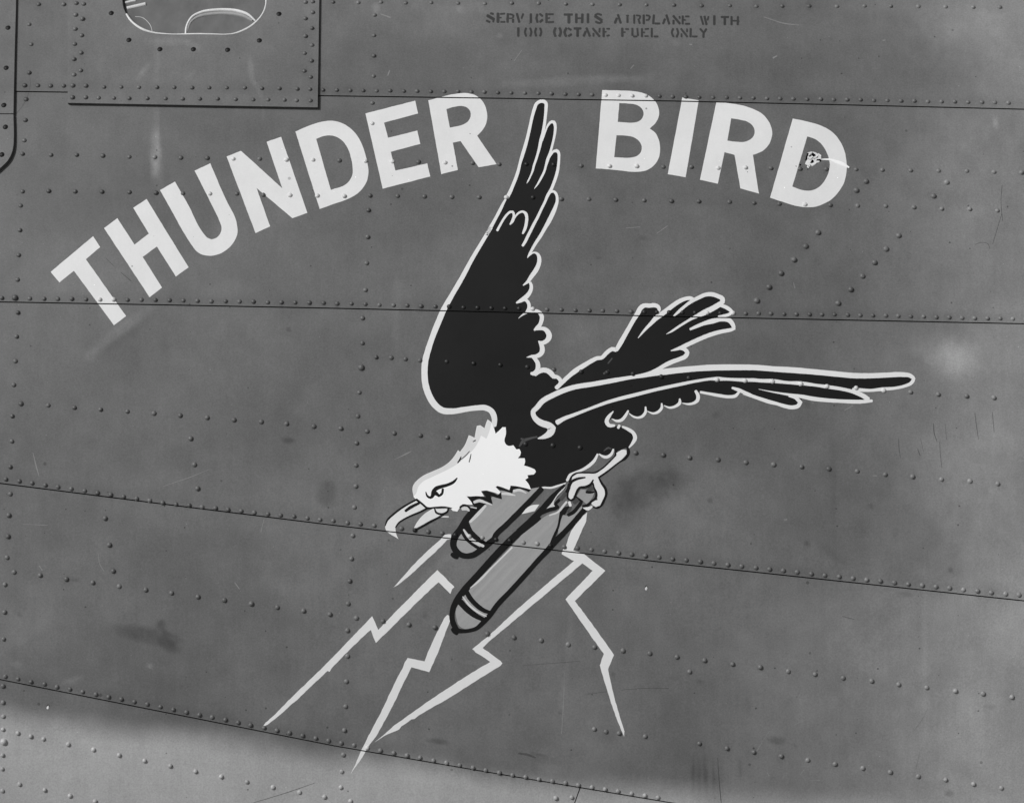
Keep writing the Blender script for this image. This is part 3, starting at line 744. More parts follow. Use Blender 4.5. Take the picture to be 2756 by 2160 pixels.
# ------------------------------------------------------------------ the diving eagle
EAGLE_BODY = S(
    'B2', [(1048, 1440), (1045, 1400), (1020, 1345), (985, 1325), (930, 1325), (850, 1335), (770, 1347), (700, 1340), (655, 1305), (615, 1240), (593, 1170), (587, 1100), (592, 1020), (610, 950), (640, 860), (680, 760), (715, 680), (760, 600), (830, 480), (900, 350), (960, 250), (1020, 150)],
    'W2', [(500, 1270), (600, 1090), (700, 900), (770, 760), (830, 660), (890, 560), (950, 420), (1010, 270), (1060, 110)],
    'W1', [(700, 1453), (760, 1250), (830, 1020), (880, 830), (920, 650), (965, 450), (1010, 300), (1050, 210), (1110, 165), (1190, 160), (1230, 200), (1232, 300), (1220, 450), (1195, 650), (1175, 790), (1225, 720), (1280, 610), (1345, 560), (1385, 560), (1412, 640), (1410, 740), (1390, 870), (1355, 1020), (1315, 1190), (1380, 1130), (1440, 1115), (1480, 1170), (1485, 1260), (1475, 1400)],
    'W2', [(1832, 20), (1825, 120), (1790, 260), (1740, 400), (1690, 530), (1740, 535), (1790, 580), (1812, 660), (1812, 740), (1780, 850), (1720, 990), (1650, 1130), (1570, 1270)],
    'W3', [(1085, 0), (1010, 140), (940, 275), (985, 290), (1050, 295), (1095, 350), (1105, 430), (1080, 540), (1030, 640), (950, 750), (890, 850), (920, 870), (945, 920), (945, 990), (910, 1080), (835, 1185), (870, 1235), (900, 1300), (895, 1380)],
    'W4', [(570, -18), (680, -25), (750, 10), (790, 90), (780, 170), (740, 260), (700, 320), (760, 310), (840, 320), (905, 380), (935, 460), (910, 530), (850, 580), (775, 600), (795, 700), (790, 780), (750, 830), (680, 870), (700, 980), (715, 1060), (710, 1140), (810, 1125), (900, 1140), (970, 1190), (1020, 1255), (1080, 1260), (1140, 1310), (1180, 1370), (1300, 1240), (1450, 1130), (1600, 1040), (1750, 950), (1880, 890), (1950, 890), (2040, 800), (2110, 740), (2179, 730)],
    'T1', [(165, 1010), (220, 930), (290, 800), (370, 660), (450, 520), (510, 430), (550, 350), (600, 305), (690, 305), (780, 300), (835, 320), (855, 365), (820, 440), (870, 460), (960, 390), (1060, 310), (1170, 235), (1280, 190), (1360, 190), (1420, 210), (1480, 175), (1580, 130), (1680, 125), (1780, 155), (1850, 195), (1855, 250), (1835, 300), (1870, 315), (1950, 355), (2010, 405), (1960, 445), (1870, 470), (1780, 490), (1765, 540), (1830, 530), (1970, 540), (2020, 610), (2040, 675), (1980, 690), (1850, 715), (1680, 760), (1500, 830), (1330, 910), (1205, 975), (1260, 1000), (1300, 1050), (1270, 1110), (1180, 1150), (1050, 1200), (930, 1255), (860, 1315)],
    'V1', [(950, 238), (1200, 212), (1500, 190), (1800, 185)],
    'V2', [(0, 175), (300, 190), (600, 205), (900, 230), (1150, 255), (1350, 275), (1550, 277), (1750, 268), (1950, 260), (2040, 270), (2085, 310), (2060, 360), (1980, 400), (1880, 425), (1700, 440), (1550, 455), (1400, 455), (1450, 510), (1520, 555), (1560, 578), (1450, 590), (1200, 585), (1000, 572), (850, 555), (722, 540), (705, 600), (680, 640), (600, 660), (520, 650), (400, 615), (200, 555), (10, 485)],
    'V1', [(2050, 550), (1950, 510), (1890, 505), (1840, 560), (1750, 570), (1640, 555), (1500, 530), (1375, 510), (1350, 560), (1340, 620), (1290, 655), (1220, 665), (1145, 652), (1115, 655), (1060, 690), (980, 710), (905, 685), (880, 700), (840, 760), (770, 785), (690, 760), (668, 765), (620, 825), (560, 840), (490, 815), (450, 775), (400, 820), (350, 875), (290, 885), (222, 853), (155, 890), (180, 940), (265, 945), (315, 955), (440, 990), (510, 1040), (530, 1100), (500, 1170), (440, 1240)],
    'K2', [(1395, 405), (1350, 420), (1260, 450), (1215, 440), (1190, 490), (1130, 530), (1070, 520), (1015, 490), (970, 570), (900, 640), (820, 690), (720, 730), (650, 760), (605, 840), (500, 900), (400, 930), (300, 925), (240, 940), (130, 970), (10, 925)],
    'K1', [(1800, 880), (1650, 700), (1500, 400), (1500, 170)])
eagle = paint('painted_eagle', [('p', EAGLE_BODY)], M_BLACK, FUS, .0145, 'black eagle with raised wings diving to the left')
SK = lambda *a: ('s', S(*a))
paint('wing_outline', [
    SK('B2', [(1040, 1440, 32), (1043, 1395, 36), (1022, 1345, 36), (985, 1325, 36), (930, 1325, 34), (850, 1335, 34), (770, 1347, 38), (700, 1340, 42), (655, 1305, 42), (615, 1240, 42), (593, 1170, 42), (587, 1100, 40), (592, 1020, 40), (610, 950, 38), (640, 860, 36), (680, 760, 38), (715, 680, 36), (760, 600, 32), (830, 480, 30), (900, 350, 26), (960, 250, 24), (1020, 150, 24)],
       'W2', [(430, 1400, 72), (500, 1270, 68), (600, 1090, 60), (700, 900, 60), (770, 760, 48), (802, 705, 40)]),
    SK('W2', [(835, 665, 66), (890, 560, 68), (950, 420, 64), (1010, 270, 64), (1060, 110, 60), (1080, 20, 56)],
       'W1', [(715, 1400, 62), (760, 1250, 66), (830, 1020, 66), (880, 830, 62), (920, 650, 58), (965, 450, 60), (1010, 300, 64), (1045, 215, 62), (1110, 170, 66), (1180, 165, 74), (1228, 200, 66), (1232, 300, 62), (1220, 450, 58), (1195, 650, 56), (1165, 800, 58), (1130, 940, 66), (1100, 1080, 54), (1040, 1290, 46), (990, 1440, 44)],
       'W2', [(1340, 120, 40), (1290, 250, 30), (1240, 350, 24), (1218, 390, 8)]),
    SK('W1', [(1160, 940, 20), (1190, 850, 26), (1225, 740, 30), (1280, 620, 42), (1345, 565, 56), (1385, 575, 66), (1412, 650, 56), (1410, 740, 52), (1390, 870, 46), (1355, 1020, 46), (1310, 1180, 50), (1270, 1290, 60), (1225, 1440, 44)],
       'W2', [(1570, 130, 44), (1500, 280, 42), (1420, 420, 30), (1365, 495, 8)]),
    SK('W1', [(1275, 1310, 20), (1330, 1210, 34), (1385, 1140, 50), (1440, 1130, 66), (1480, 1180, 56), (1485, 1260, 52), (1475, 1400, 54)],
       'W2', [(1832, 20, 54), (1825, 120, 58), (1790, 260, 60), (1740, 400, 58), (1690, 520, 60), (1630, 620, 58), (1570, 760, 50), (1500, 900, 50), (1430, 1050, 54), (1350, 1200, 58), (1290, 1320, 60), (1230, 1440, 60)], 'W3', [(830, 65, 58), (775, 155, 48)]),
    SK('W2', [(1655, 590, 30), (1690, 555, 44), (1740, 545, 50), (1790, 590, 52), (1812, 660, 54), (1812, 740, 56), (1780, 850, 72), (1720, 990, 84), (1650, 1130, 84), (1570, 1270, 70), (1490, 1410, 66)], 'W3', [(1020, 120, 58), (940, 260, 50), (890, 350, 34), (868, 392, 10)]),
    SK('W3', [(872, 380, 12), (920, 330, 30), (985, 288, 30), (1045, 298, 44), (1090, 355, 70), (1102, 430, 80), (1080, 540, 86), (1030, 640, 90), (950, 750, 84), (875, 855, 60), (785, 928, 22)]),
    SK('W3', [(885, 855, 20), (925, 880, 56), (943, 930, 64), (940, 1000, 70), (905, 1080, 80), (830, 1165, 90), (740, 1225, 76), (655, 1270, 34)]),
    SK('W3', [(770, 1215, 50), (825, 1210, 60), (872, 1245, 64), (900, 1310, 66), (895, 1380, 66), (862, 1440, 60)]),
    SK('W4', [(330, 120, 8), (400, 60, 26), (470, 15, 44), (570, -20, 60), (680, -25, 66), (750, 15, 76), (788, 90, 82), (778, 170, 78), (740, 260, 78), (690, 310, 76), (640, 348, 36)]),
    SK('W4', [(690, 335, 40), (760, 318, 64), (835, 325, 80), (902, 382, 98), (932, 460, 106), (908, 530, 98), (850, 582, 84), (785, 600, 74), (722, 565, 20)]),
    SK('W4', [(735, 580, 40), (778, 640, 80), (796, 705, 94), (788, 780, 96), (745, 830, 88), (680, 860, 76), (590, 862, 54), (488, 882, 8)]),
    SK('W4', [(590, 862, 40), (650, 910, 72), (700, 980, 86), (714, 1060, 92), (696, 1140, 96), (635, 1198, 90), (575, 1195, 50)]),
    SK('W4', [(655, 1225, 60), (725, 1160, 88), (815, 1128, 96), (900, 1145, 98), (968, 1195, 100), (1020, 1255, 90), (1080, 1262, 74), (1138, 1310, 74), (1160, 1370, 78), (1110, 1440, 74), (1060, 1482, 50)]),
], M_OUTLINE, eagle, .66, 'white outline of the raised wing')
paint_each('feather_line', [SK('W2', [(640, 1310, 44), (700, 1200, 44), (770, 1080, 44), (840, 990, 44), (900, 945, 46), (945, 945, 48), (965, 1000, 44), (960, 1070, 56), (930, 1140, 54), (890, 1190, 24)]),
                       SK('W2', [(950, 1120, 30), (1000, 1030, 34), (1070, 960, 40), (1140, 940, 44), (1195, 975, 58), (1218, 1060, 60), (1210, 1160, 60), (1185, 1270, 60), (1140, 1370, 36)])], M_OUTLINE, eagle, .66)
paint('tail_outline', [
    SK('W4', [(1070, 1480, 80), (1190, 1365, 80), (1300, 1260, 84), (1450, 1140, 96), (1600, 1045, 90), (1750, 955, 84), (1880, 895, 76), (1950, 890, 74), (2040, 805, 80), (2110, 745, 80)], 'T1', [(100, 995, 66), (165, 1010, 66)]),
    SK('T1', [(170, 1010, 60), (220, 925, 72), (290, 800, 72), (370, 660, 66), (450, 520, 68), (510, 425, 74), (550, 350, 76), (605, 308, 70), (690, 308, 70), (780, 303, 66), (832, 325, 62), (850, 370, 50), (832, 420, 26)]),
    SK('T1', [(515, 820, 10), (580, 740, 30), (650, 660, 44), (730, 580, 60), (800, 505, 76), (870, 455, 78), (960, 388, 72), (1060, 310, 70), (1170, 238, 66), (1280, 195, 60), (1355, 190, 56), (1405, 205, 30)]),
    SK('T1', [(1080, 472, 22), (1150, 410, 44), (1250, 322, 46), (1370, 235, 54), (1480, 178, 60), (1580, 135, 62), (1680, 128, 66), (1780, 158, 68), (1850, 200, 74), (1852, 248, 74), (1800, 290, 78), (1700, 350, 86), (1580, 410, 86), (1450, 470, 62), (1350, 522, 42), (1250, 582, 38), (1150, 645, 36), (1050, 712, 30), (960, 760, 6)]),
    SK('T1', [(1810, 305, 40), (1870, 318, 56), (1950, 358, 60), (2005, 405, 50), (1960, 445, 48), (1870, 470, 46), (1790, 482, 36)]),
    SK('T1', [(1340, 682, 36), (1430, 642, 50), (1560, 590, 60), (1700, 552, 76), (1830, 530, 56), (1965, 545, 74), (2018, 612, 66), (2036, 675, 50), (1980, 692, 56), (1850, 716, 62), (1680, 762, 66), (1500, 832, 66), (1330, 910, 66), (1200, 970, 60), (1110, 1002, 40), (1035, 1022, 14)]),
    SK('T1', [(1100, 1002, 36), (1180, 986, 46), (1258, 1004, 62), (1296, 1052, 68), (1265, 1110, 72), (1180, 1152, 66), (1050, 1200, 70), (930, 1258, 66), (840, 1312, 60), (740, 1360, 60)]),
], M_OUTLINE, eagle, .66, 'white outline of the tail feathers')
paint('wing_outline', [
    SK('K2', [(232, 288, 14), (320, 262, 60), (390, 215, 92), (418, 155, 98), (370, 118, 90), (290, 92, 84), (215, 45, 74), (175, -10, 64), (168, -60, 60)], 'B2', [(1318, 1325, 32), (1355, 1282, 34), (1425, 1242, 34), (1540, 1196, 32)],
       'V1', [(0, 400, 62), (250, 355, 58), (500, 312, 46), (640, 290, 56), (750, 265, 72), (900, 245, 78), (1200, 212, 74), (1500, 190, 78), (1800, 185, 76), (2100, 188, 72)],
       'V2', [(160, 182, 68), (400, 195, 66), (600, 207, 70), (900, 232, 66), (1150, 256, 66), (1350, 274, 66), (1550, 276, 64), (1750, 268, 62), (1950, 262, 58), (2040, 275, 50), (2083, 312, 44), (2060, 360, 42), (1980, 400, 38), (1880, 424, 36), (1700, 440, 42), (1550, 455, 36), (1440, 450, 42), (1340, 438, 26)]),
    SK('K2', [(480, 80, 66), (570, 30, 52), (700, -20, 44)], 'V1', [(0, 700, 36), (150, 645, 42), (300, 600, 44), (500, 550, 46), (800, 475, 42), (1100, 410, 42), (1350, 360, 36), (1540, 335, 40), (1600, 335, 52), (1700, 338, 40), (1950, 350, 46), (2100, 352, 46)],
       'V2', [(200, 335, 42), (360, 340, 48), (550, 360, 36), (700, 368, 46), (900, 393, 36), (1020, 410, 42), (1200, 437, 40), (1330, 467, 44), (1450, 512, 56), (1530, 562, 52)]),
    SK('V2', [(1575, 582, 34), (1450, 592, 46), (1200, 586, 44), (1000, 573, 48), (850, 556, 52), (720, 530, 46), (600, 513, 34), (480, 494, 24), (350, 472, 16), (190, 440, 5)]),
    SK('V2', [(560, 525, 20), (640, 545, 38), (700, 600, 50), (675, 642, 50), (600, 662, 48), (520, 650, 46), (400, 614, 40), (340, 600, 46), (200, 555, 42), (0, 485, 40)], 'V1', [(2050, 552, 40), (1950, 510, 42), (1880, 480, 46), (1795, 452, 30)]),
    SK('V1', [(1885, 505, 30), (1840, 555, 42), (1750, 568, 42), (1640, 555, 42), (1500, 530, 36), (1380, 508, 30)]),
    SK('V1', [(1318, 492, 34), (1350, 555, 48), (1340, 618, 46), (1290, 652, 36), (1220, 664, 26), (1145, 650, 10)]),
    SK('V1', [(1110, 595, 20), (1113, 645, 42), (1060, 690, 36), (980, 710, 28), (905, 682, 10)]), SK('V1', [(875, 655, 20), (878, 705, 34), (838, 760, 36), (770, 785, 28), (690, 757, 10)]),
    SK('V1', [(665, 700, 20), (666, 765, 36), (620, 825, 36), (560, 840, 28), (490, 817, 22), (452, 785, 10)]), SK('V1', [(440, 750, 24), (400, 820, 40), (350, 873, 40), (290, 883, 32), (225, 855, 8)]),
    SK('V1', [(245, 758, 12), (190, 822, 42), (158, 890, 52), (185, 938, 50), (262, 942, 30)]), SK('V1', [(308, 975, 34), (325, 940, 34)]),
    SK('V1', [(365, 958, 26), (440, 992, 42), (508, 1042, 48), (530, 1100, 52), (500, 1168, 40), (448, 1232, 16)]),
], M_OUTLINE, eagle, .66, 'white outline of the level wing and flank')
paint_each('belly_outline', [SK('K2', [(1215, 428, 22), (1190, 490, 36), (1130, 530, 40), (1072, 520, 32), (1030, 490, 14)]),
                        SK('K2', [(1010, 492, 26), (970, 572, 38), (900, 640, 42), (820, 690, 36), (720, 730, 30), (655, 765, 44), (610, 835, 30)]),
                        SK('K2', [(590, 870, 14), (500, 902, 26), (400, 930, 26), (300, 927, 22), (240, 938, 16), (160, 968, 10)])], M_OUTLINE, eagle, .66)
paint_each('paint_scuff', [SK('K1', [(1830, 390, 20), (1880, 320, 40), (1960, 290, 30), (2060, 265, 20)]), SK('K1', [(1850, 290, 20), (1910, 310, 30)]), SK('K2', [(1090, 450, 12), (1150, 410, 24), (1185, 420, 16)]),
                      SK('W4', [(1995, 1200, 40), (2090, 1140, 36)]), SK('W4', [(2080, 1000, 24), (2160, 900, 26)])], M_DKGREY, eagle, .06)

# ---- the two bombs in its claws
b1 = empty('painted_bomb', FUS); b1['label'] = 'upper grey bomb half behind the eagle head'
b2 = empty('painted_bomb', FUS); b2['label'] = 'lower grey bomb hanging from the claws'
paint('bomb_body', [('p', S('C2', [(868, 742), (940, 660), (1010, 590), (1090, 530), (1200, 520), (1270, 520), (1345, 508), (1352, 530), (1240, 640), (1050, 830), (990, 868), (930, 832), (890, 790)])),
                    ('p', S('C2', [(805, 815), (825, 790), (860, 770), (1000, 880), (950, 905), (900, 935), (850, 940), (812, 922), (790, 885), (792, 850)]))], M_BOMB, b1, .265)
paint('outline_stroke', [SK('C2', [(1000, 590, 30), (920, 652, 46), (862, 718, 46), (820, 785, 44), (783, 840, 46), (776, 890, 42), (797, 930, 42), (850, 957, 36), (900, 952, 40), (950, 922, 40), (1010, 872, 40), (1040, 845, 36), (1048, 828, 36), (1120, 755, 36), (1240, 636, 38), (1350, 520, 34)]),
                         SK('C2', [(765, 945, 26), (785, 958, 34), (803, 968, 24)]),
                         SK('C2', [(1500, 500, 24), (1430, 570, 40), (1350, 660, 44), (1290, 720, 44), (1200, 800, 40)])], M_INK, b1, .011)
paint_each('nose_band', [SK('C2', [(858, 748, 42), (880, 800, 46), (930, 848, 42), (990, 888, 34)]), SK('C2', [(825, 788, 20), (855, 838, 22), (900, 880, 22), (948, 912, 20)])], M_INK, b1, .011)
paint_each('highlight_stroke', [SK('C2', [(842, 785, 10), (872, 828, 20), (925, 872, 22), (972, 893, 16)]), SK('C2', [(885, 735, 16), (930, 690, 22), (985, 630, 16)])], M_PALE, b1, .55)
paint('tail_fin', [('p', S('C2', [(1220, 685), (1260, 640), (1282, 628), (1336, 622), (1305, 665)]))], M_OUTLINE, b1, .66)
paint('tail_fin', [('p', S('K2', [(612, 890), (490, 1010), (400, 1140), (300, 1245), (455, 1175), (436, 1120), (475, 1050), (560, 960)]))], M_PALE, b1, .45)
paint('bomb_body', [('p', S('K3', [(530, 910), (620, 820), (860, 590), (1060, 370), (1200, 220), (1330, 70), (1450, 0)], 'C2', [(1400, 685), (1465, 664), (1472, 690), (1455, 770), (1425, 850), (1395, 895)], 'K3', [(1540, 400), (1300, 700), (1000, 1020), (845, 1175), (780, 1180), (690, 1125), (590, 1010)])),
                    ('p', S('K3', [(395, 1090), (440, 1000), (500, 960), (800, 1230), (705, 1320), (660, 1370), (600, 1400), (480, 1410), (415, 1370), (380, 1270), (370, 1180)])),
                    ('p', S('K2', [(535, 1280), (640, 1300), (812, 1160), (850, 1215), (620, 1453), (570, 1510), (495, 1560), (500, 1453)]))], M_BOMB, b2, .265)
paint('outline_stroke', [SK('K3', [(1470, -30, 40), (1400, 15, 64), (1320, 60, 90), (1180, 170, 92), (1030, 312, 96), (850, 500, 92), (650, 722, 88), (490, 900, 92), (400, 1020, 88), (335, 1150, 74), (322, 1270, 68), (352, 1370, 72), (395, 1430, 66), (470, 1440, 54), (560, 1430, 52), (640, 1405, 54), (720, 1335, 62), (810, 1240, 66), (900, 1115, 68), (1100, 902, 66), (1300, 682, 66), (1450, 512, 66), (1580, 375, 76), (1640, 305, 80), (1800, 140, 72), (1930, 0, 72)], 'K2', [(840, 1210, 70)]),
                         SK('D2', [(768, 318, 24), (785, 335, 34), (800, 350, 22)]),
                         SK('K2', [(600, 1190, 40), (545, 1250, 54), (520, 1330, 34), (495, 1440, 30)], 'C2', [(1436, 820, 18), (1412, 880, 20)]),
                         SK('K2', [(270, 1265, 40), (380, 1215, 52), (460, 1195, 48), (495, 1180, 40)]),
                         SK('K2', [(640, 880, 36), (620, 950, 34), (540, 1055, 36), (455, 1140, 40), (490, 1185, 44)]),
                         SK('K2', [(725, 1050, 30), (805, 1100, 42), (760, 1170, 46), (690, 1250, 50), (625, 1285, 44)]), SK('K2', [(560, 1265, 50), (610, 1200, 54), (660, 1180, 30)])], M_INK, b2, .011)
paint_each('nose_band', [SK('K3', [(502, 905, 60), (545, 990, 64), (640, 1100, 62), (750, 1176, 56), (830, 1200, 40)]), SK('K3', [(430, 1060, 84), (520, 1155, 80), (620, 1232, 72), (730, 1290, 56)])], M_INK, b2, .011)
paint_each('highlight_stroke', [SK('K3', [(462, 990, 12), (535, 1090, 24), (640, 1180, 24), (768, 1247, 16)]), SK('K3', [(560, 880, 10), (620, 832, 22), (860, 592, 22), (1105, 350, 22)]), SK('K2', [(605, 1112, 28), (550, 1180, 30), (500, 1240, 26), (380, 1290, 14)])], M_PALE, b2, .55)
paint('shackle_block', [('p', S('K2', [(735, 1040), (790, 950), (860, 960), (872, 988), (970, 992), (940, 1060), (870, 1150), (818, 1100)]))], M_BOMB, b2, .265)
paint('shackle_gap', [('p', S('K2', [(862, 958), (930, 895), (955, 955), (885, 982)])), SK('K2', [(700, 1120, 60), (740, 1085, 60)]), SK('K2', [(620, 1240, 34), (660, 1190, 34)]), SK('K2', [(530, 1080, 50), (590, 1000, 50)])], M_DKGREY, b2, .06)

# ---- leg and claws
paint('leg_outline', [SK('K2', [(1395, 395, 30), (1412, 465, 40), (1370, 545, 32), (1290, 592, 28), (1200, 662, 28), (1100, 740, 28), (1018, 795, 30), (1060, 870, 32), (1108, 940, 34), (1120, 1000, 36), (1095, 1080, 34), (1058, 1150, 36), (1000, 1192, 26), (950, 1182, 14)]),
                      SK('K2', [(1250, 430, 40), (1245, 500, 28), (1170, 592, 30), (1070, 682, 28), (970, 735, 26), (870, 735, 26), (760, 735, 22), (700, 757, 26), (660, 802, 26), (640, 860, 20)]),
                      ], M_INK, eagle, .011)
paint('leg_and_claw', [('p', S('K2', [(1255, 475), (1350, 432), (1385, 440), (1388, 490), (1340, 545), (1250, 615), (1120, 715), (1010, 790), (1050, 880), (1095, 950), (1105, 1010), (1075, 1090), (1040, 1160), (985, 1180), (935, 1150), (925, 1110), (970, 1095), (1010, 1090), (1000, 1040), (990, 990), (965, 930), (945, 870), (950, 835), (900, 890), (840, 910), (770, 915), (735, 950), (720, 1000), (695, 1040), (690, 1070), (655, 1080), (630, 1050), (635, 990), (655, 940), (670, 880), (690, 850), (670, 840), (680, 790), (740, 750), (830, 745), (900, 745), (975, 745), (1070, 690), (1180, 590), (1255, 510)])),
                       SK('K2', [(640, 1115, 36), (655, 1165, 36)]), SK('K2', [(825, 1190, 16), (885, 1203, 46), (935, 1175, 26)])], M_OUTLINE, eagle, .66)
paint_each('claw_line', [SK('K2', [(645, 910, 24), (672, 852, 35), (740, 815, 35), (848, 795, 19)]), SK('K2', [(952, 828, 19), (912, 892, 35), (840, 922, 35), (775, 928, 30), (742, 972, 30), (722, 1018, 27), (702, 1070, 30), (660, 1092, 27), (622, 1070, 24), (622, 1000, 24), (640, 930, 22)]),
                    SK('K2', [(948, 870, 22), (965, 935, 24), (992, 995, 30), (985, 1060, 35), (925, 1112, 30), (870, 1160, 40), (815, 1170, 32)]), SK('K2', [(860, 985, 32), (920, 990, 32), (965, 985, 19)])], M_INK, eagle, .011)

# ---- head and beak
HEAD = S('K1', [(452, 1050), (445, 1010), (435, 950), (450, 890), (500, 830), (580, 770), (700, 715), (830, 655), (920, 590), (980, 520), (1030, 440), (1056, 462), (1120, 370), (1150, 300), (1170, 245), (1210, 260), (1245, 280), (1260, 200), (1275, 125), (1320, 115), (1375, 155), (1395, 90), (1415, 40), (1465, 78), (1490, 130), (1520, 225), (1560, 190), (1610, 140), (1652, 142), (1655, 230), (1635, 320), (1660, 370), (1690, 385), (1750, 375), (1790, 430), (1830, 425), (1850, 470), (1840, 510), (1808, 545), (1900, 545), (1905, 590), (1890, 640), (1960, 660), (2030, 690), (2045, 720), (2020, 755), (1935, 765), (1945, 800), (1905, 825), (1950, 880), (1980, 952), (1900, 932), (1780, 910), (1715, 915), (1700, 955), (1600, 930), (1525, 925), (1585, 985), (1570, 1015), (1480, 985), (1390, 970), (1330, 975), (1370, 1040), (1280, 1045), (1140, 1040), (1200, 1100), (1220, 1150), (1090, 1160), (1050, 1195), (1020, 1240), (960, 1230), (930, 1192), (780, 1188), (630, 1192), (490, 1085)])
head = paint('eagle_head', [('p', HEAD)], M_HEAD, eagle, .8)
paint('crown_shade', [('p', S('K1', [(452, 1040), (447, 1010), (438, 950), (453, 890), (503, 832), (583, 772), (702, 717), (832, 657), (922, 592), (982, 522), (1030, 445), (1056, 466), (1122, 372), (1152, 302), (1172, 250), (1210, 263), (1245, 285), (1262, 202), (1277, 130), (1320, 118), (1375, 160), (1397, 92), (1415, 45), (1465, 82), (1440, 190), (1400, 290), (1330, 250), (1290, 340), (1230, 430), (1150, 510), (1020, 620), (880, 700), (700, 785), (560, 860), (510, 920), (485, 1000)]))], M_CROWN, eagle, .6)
paint_each('eye_line', [SK('K1', [(1018, 803, 16), (980, 848, 36), (900, 890, 40), (810, 915, 46), (745, 940, 54), (708, 985, 54), (700, 1030, 50), (672, 1058, 36), (632, 1040, 28), (610, 985, 12)]),
                   SK('K1', [(745, 1005, 46), (785, 1035, 36), (822, 1005, 32), (832, 945, 30)]), SK('K1', [(735, 1000, 60), (742, 1010, 60)]),
                   SK('K1', [(1025, 605, 14), (1060, 555, 22), (1070, 525, 10)]), SK('K1', [(1070, 560, 8), (1130, 510, 12), (1180, 455, 10)]), SK('K1', [(1175, 595, 12), (1190, 540, 14), (1200, 490, 8)]), SK('K1', [(1225, 330, 10), (1258, 312, 16)])], M_INK, eagle, .011)
paint_each('neck_feather', [('p', S('K1', [(1520, 920), (1545, 905), (1620, 928), (1700, 965), (1715, 902), (1780, 907), (1900, 935), (1982, 958), (1950, 985), (1900, 962), (1800, 948), (1748, 962), (1735, 1002), (1640, 972), (1560, 950)])),
                       ('p', S('K1', [(1335, 972), (1400, 965), (1470, 988), (1550, 1022), (1590, 985), (1602, 1078), (1540, 1062), (1455, 1035), (1482, 1142), (1400, 1112), (1300, 1082), (1240, 1092), (1245, 1135), (1310, 1125), (1385, 1132), (1320, 1190), (1260, 1215), (1215, 1130), (1150, 1048), (1280, 1038), (1392, 1050)])),
                       SK('K1', [(1055, 1185, 22), (1095, 1155, 26), (1150, 1165, 24), (1195, 1205, 22), (1260, 1205, 30)])], M_INK, eagle, .011)
paint_each('feather_tip', [SK('K1', [(1240, 1118, 34), (1300, 1098, 40), (1390, 1122, 30), (1470, 1152, 12)]), SK('K1', [(1605, 1005, 34), (1690, 1010, 34), (1775, 1030, 14)]), SK('K1', [(1755, 972, 34), (1830, 960, 34), (1920, 1000, 12)]), SK('K1', [(1085, 1205, 40), (1140, 1200, 50), (1175, 1230, 20)]), SK('K1', [(1195, 1180, 12), (1270, 1195, 16)]), SK('K1', [(800, 1302, 24), (905, 1308, 20)])], M_PALE, eagle, .6)
beak = S('K1', [(480, 1085), (620, 1188), (540, 1235), (400, 1292), (310, 1345), (240, 1400), (212, 1440)], 'C2', [(398, 780), (402, 810), (418, 848), (400, 836), (360, 812), (336, 790), (331, 755), (350, 718), (400, 668), (460, 625)])
paint('beak', [('p', beak), ('p', S('C2', [(655, 642), (700, 680), (690, 690), (620, 728), (560, 762), (513, 785), (540, 735), (590, 680)])), ('p', S('K1', [(740, 1205), (885, 1200), (890, 1230), (820, 1258), (750, 1236)]))], M_OUTLINE, eagle, .66)
paint('beak_line', [SK('K1', [(495, 1080, 24), (400, 1130, 24), (300, 1190, 26), (180, 1282, 26), (110, 1350, 24), (80, 1425, 14)]), SK('K1', [(630, 1195, 26), (540, 1242, 24), (420, 1292, 22), (320, 1342, 20), (250, 1392, 18), (215, 1445, 12)]),
                    SK('K1', [(345, 1232, 36), (400, 1192, 42), (520, 1130, 34)]), SK('K1', [(490, 1085, 32), (560, 1138, 28), (625, 1190, 26), (740, 1186, 22), (850, 1181, 20), (950, 1194, 10)]),
                    SK('C2', [(712, 690, 10), (620, 738, 13), (560, 772, 11), (516, 796, 7)]), SK('K1', [(725, 1195, 18), (742, 1248, 26), (820, 1272, 26), (890, 1240, 24), (908, 1200, 14)])], M_INK, eagle, .011)

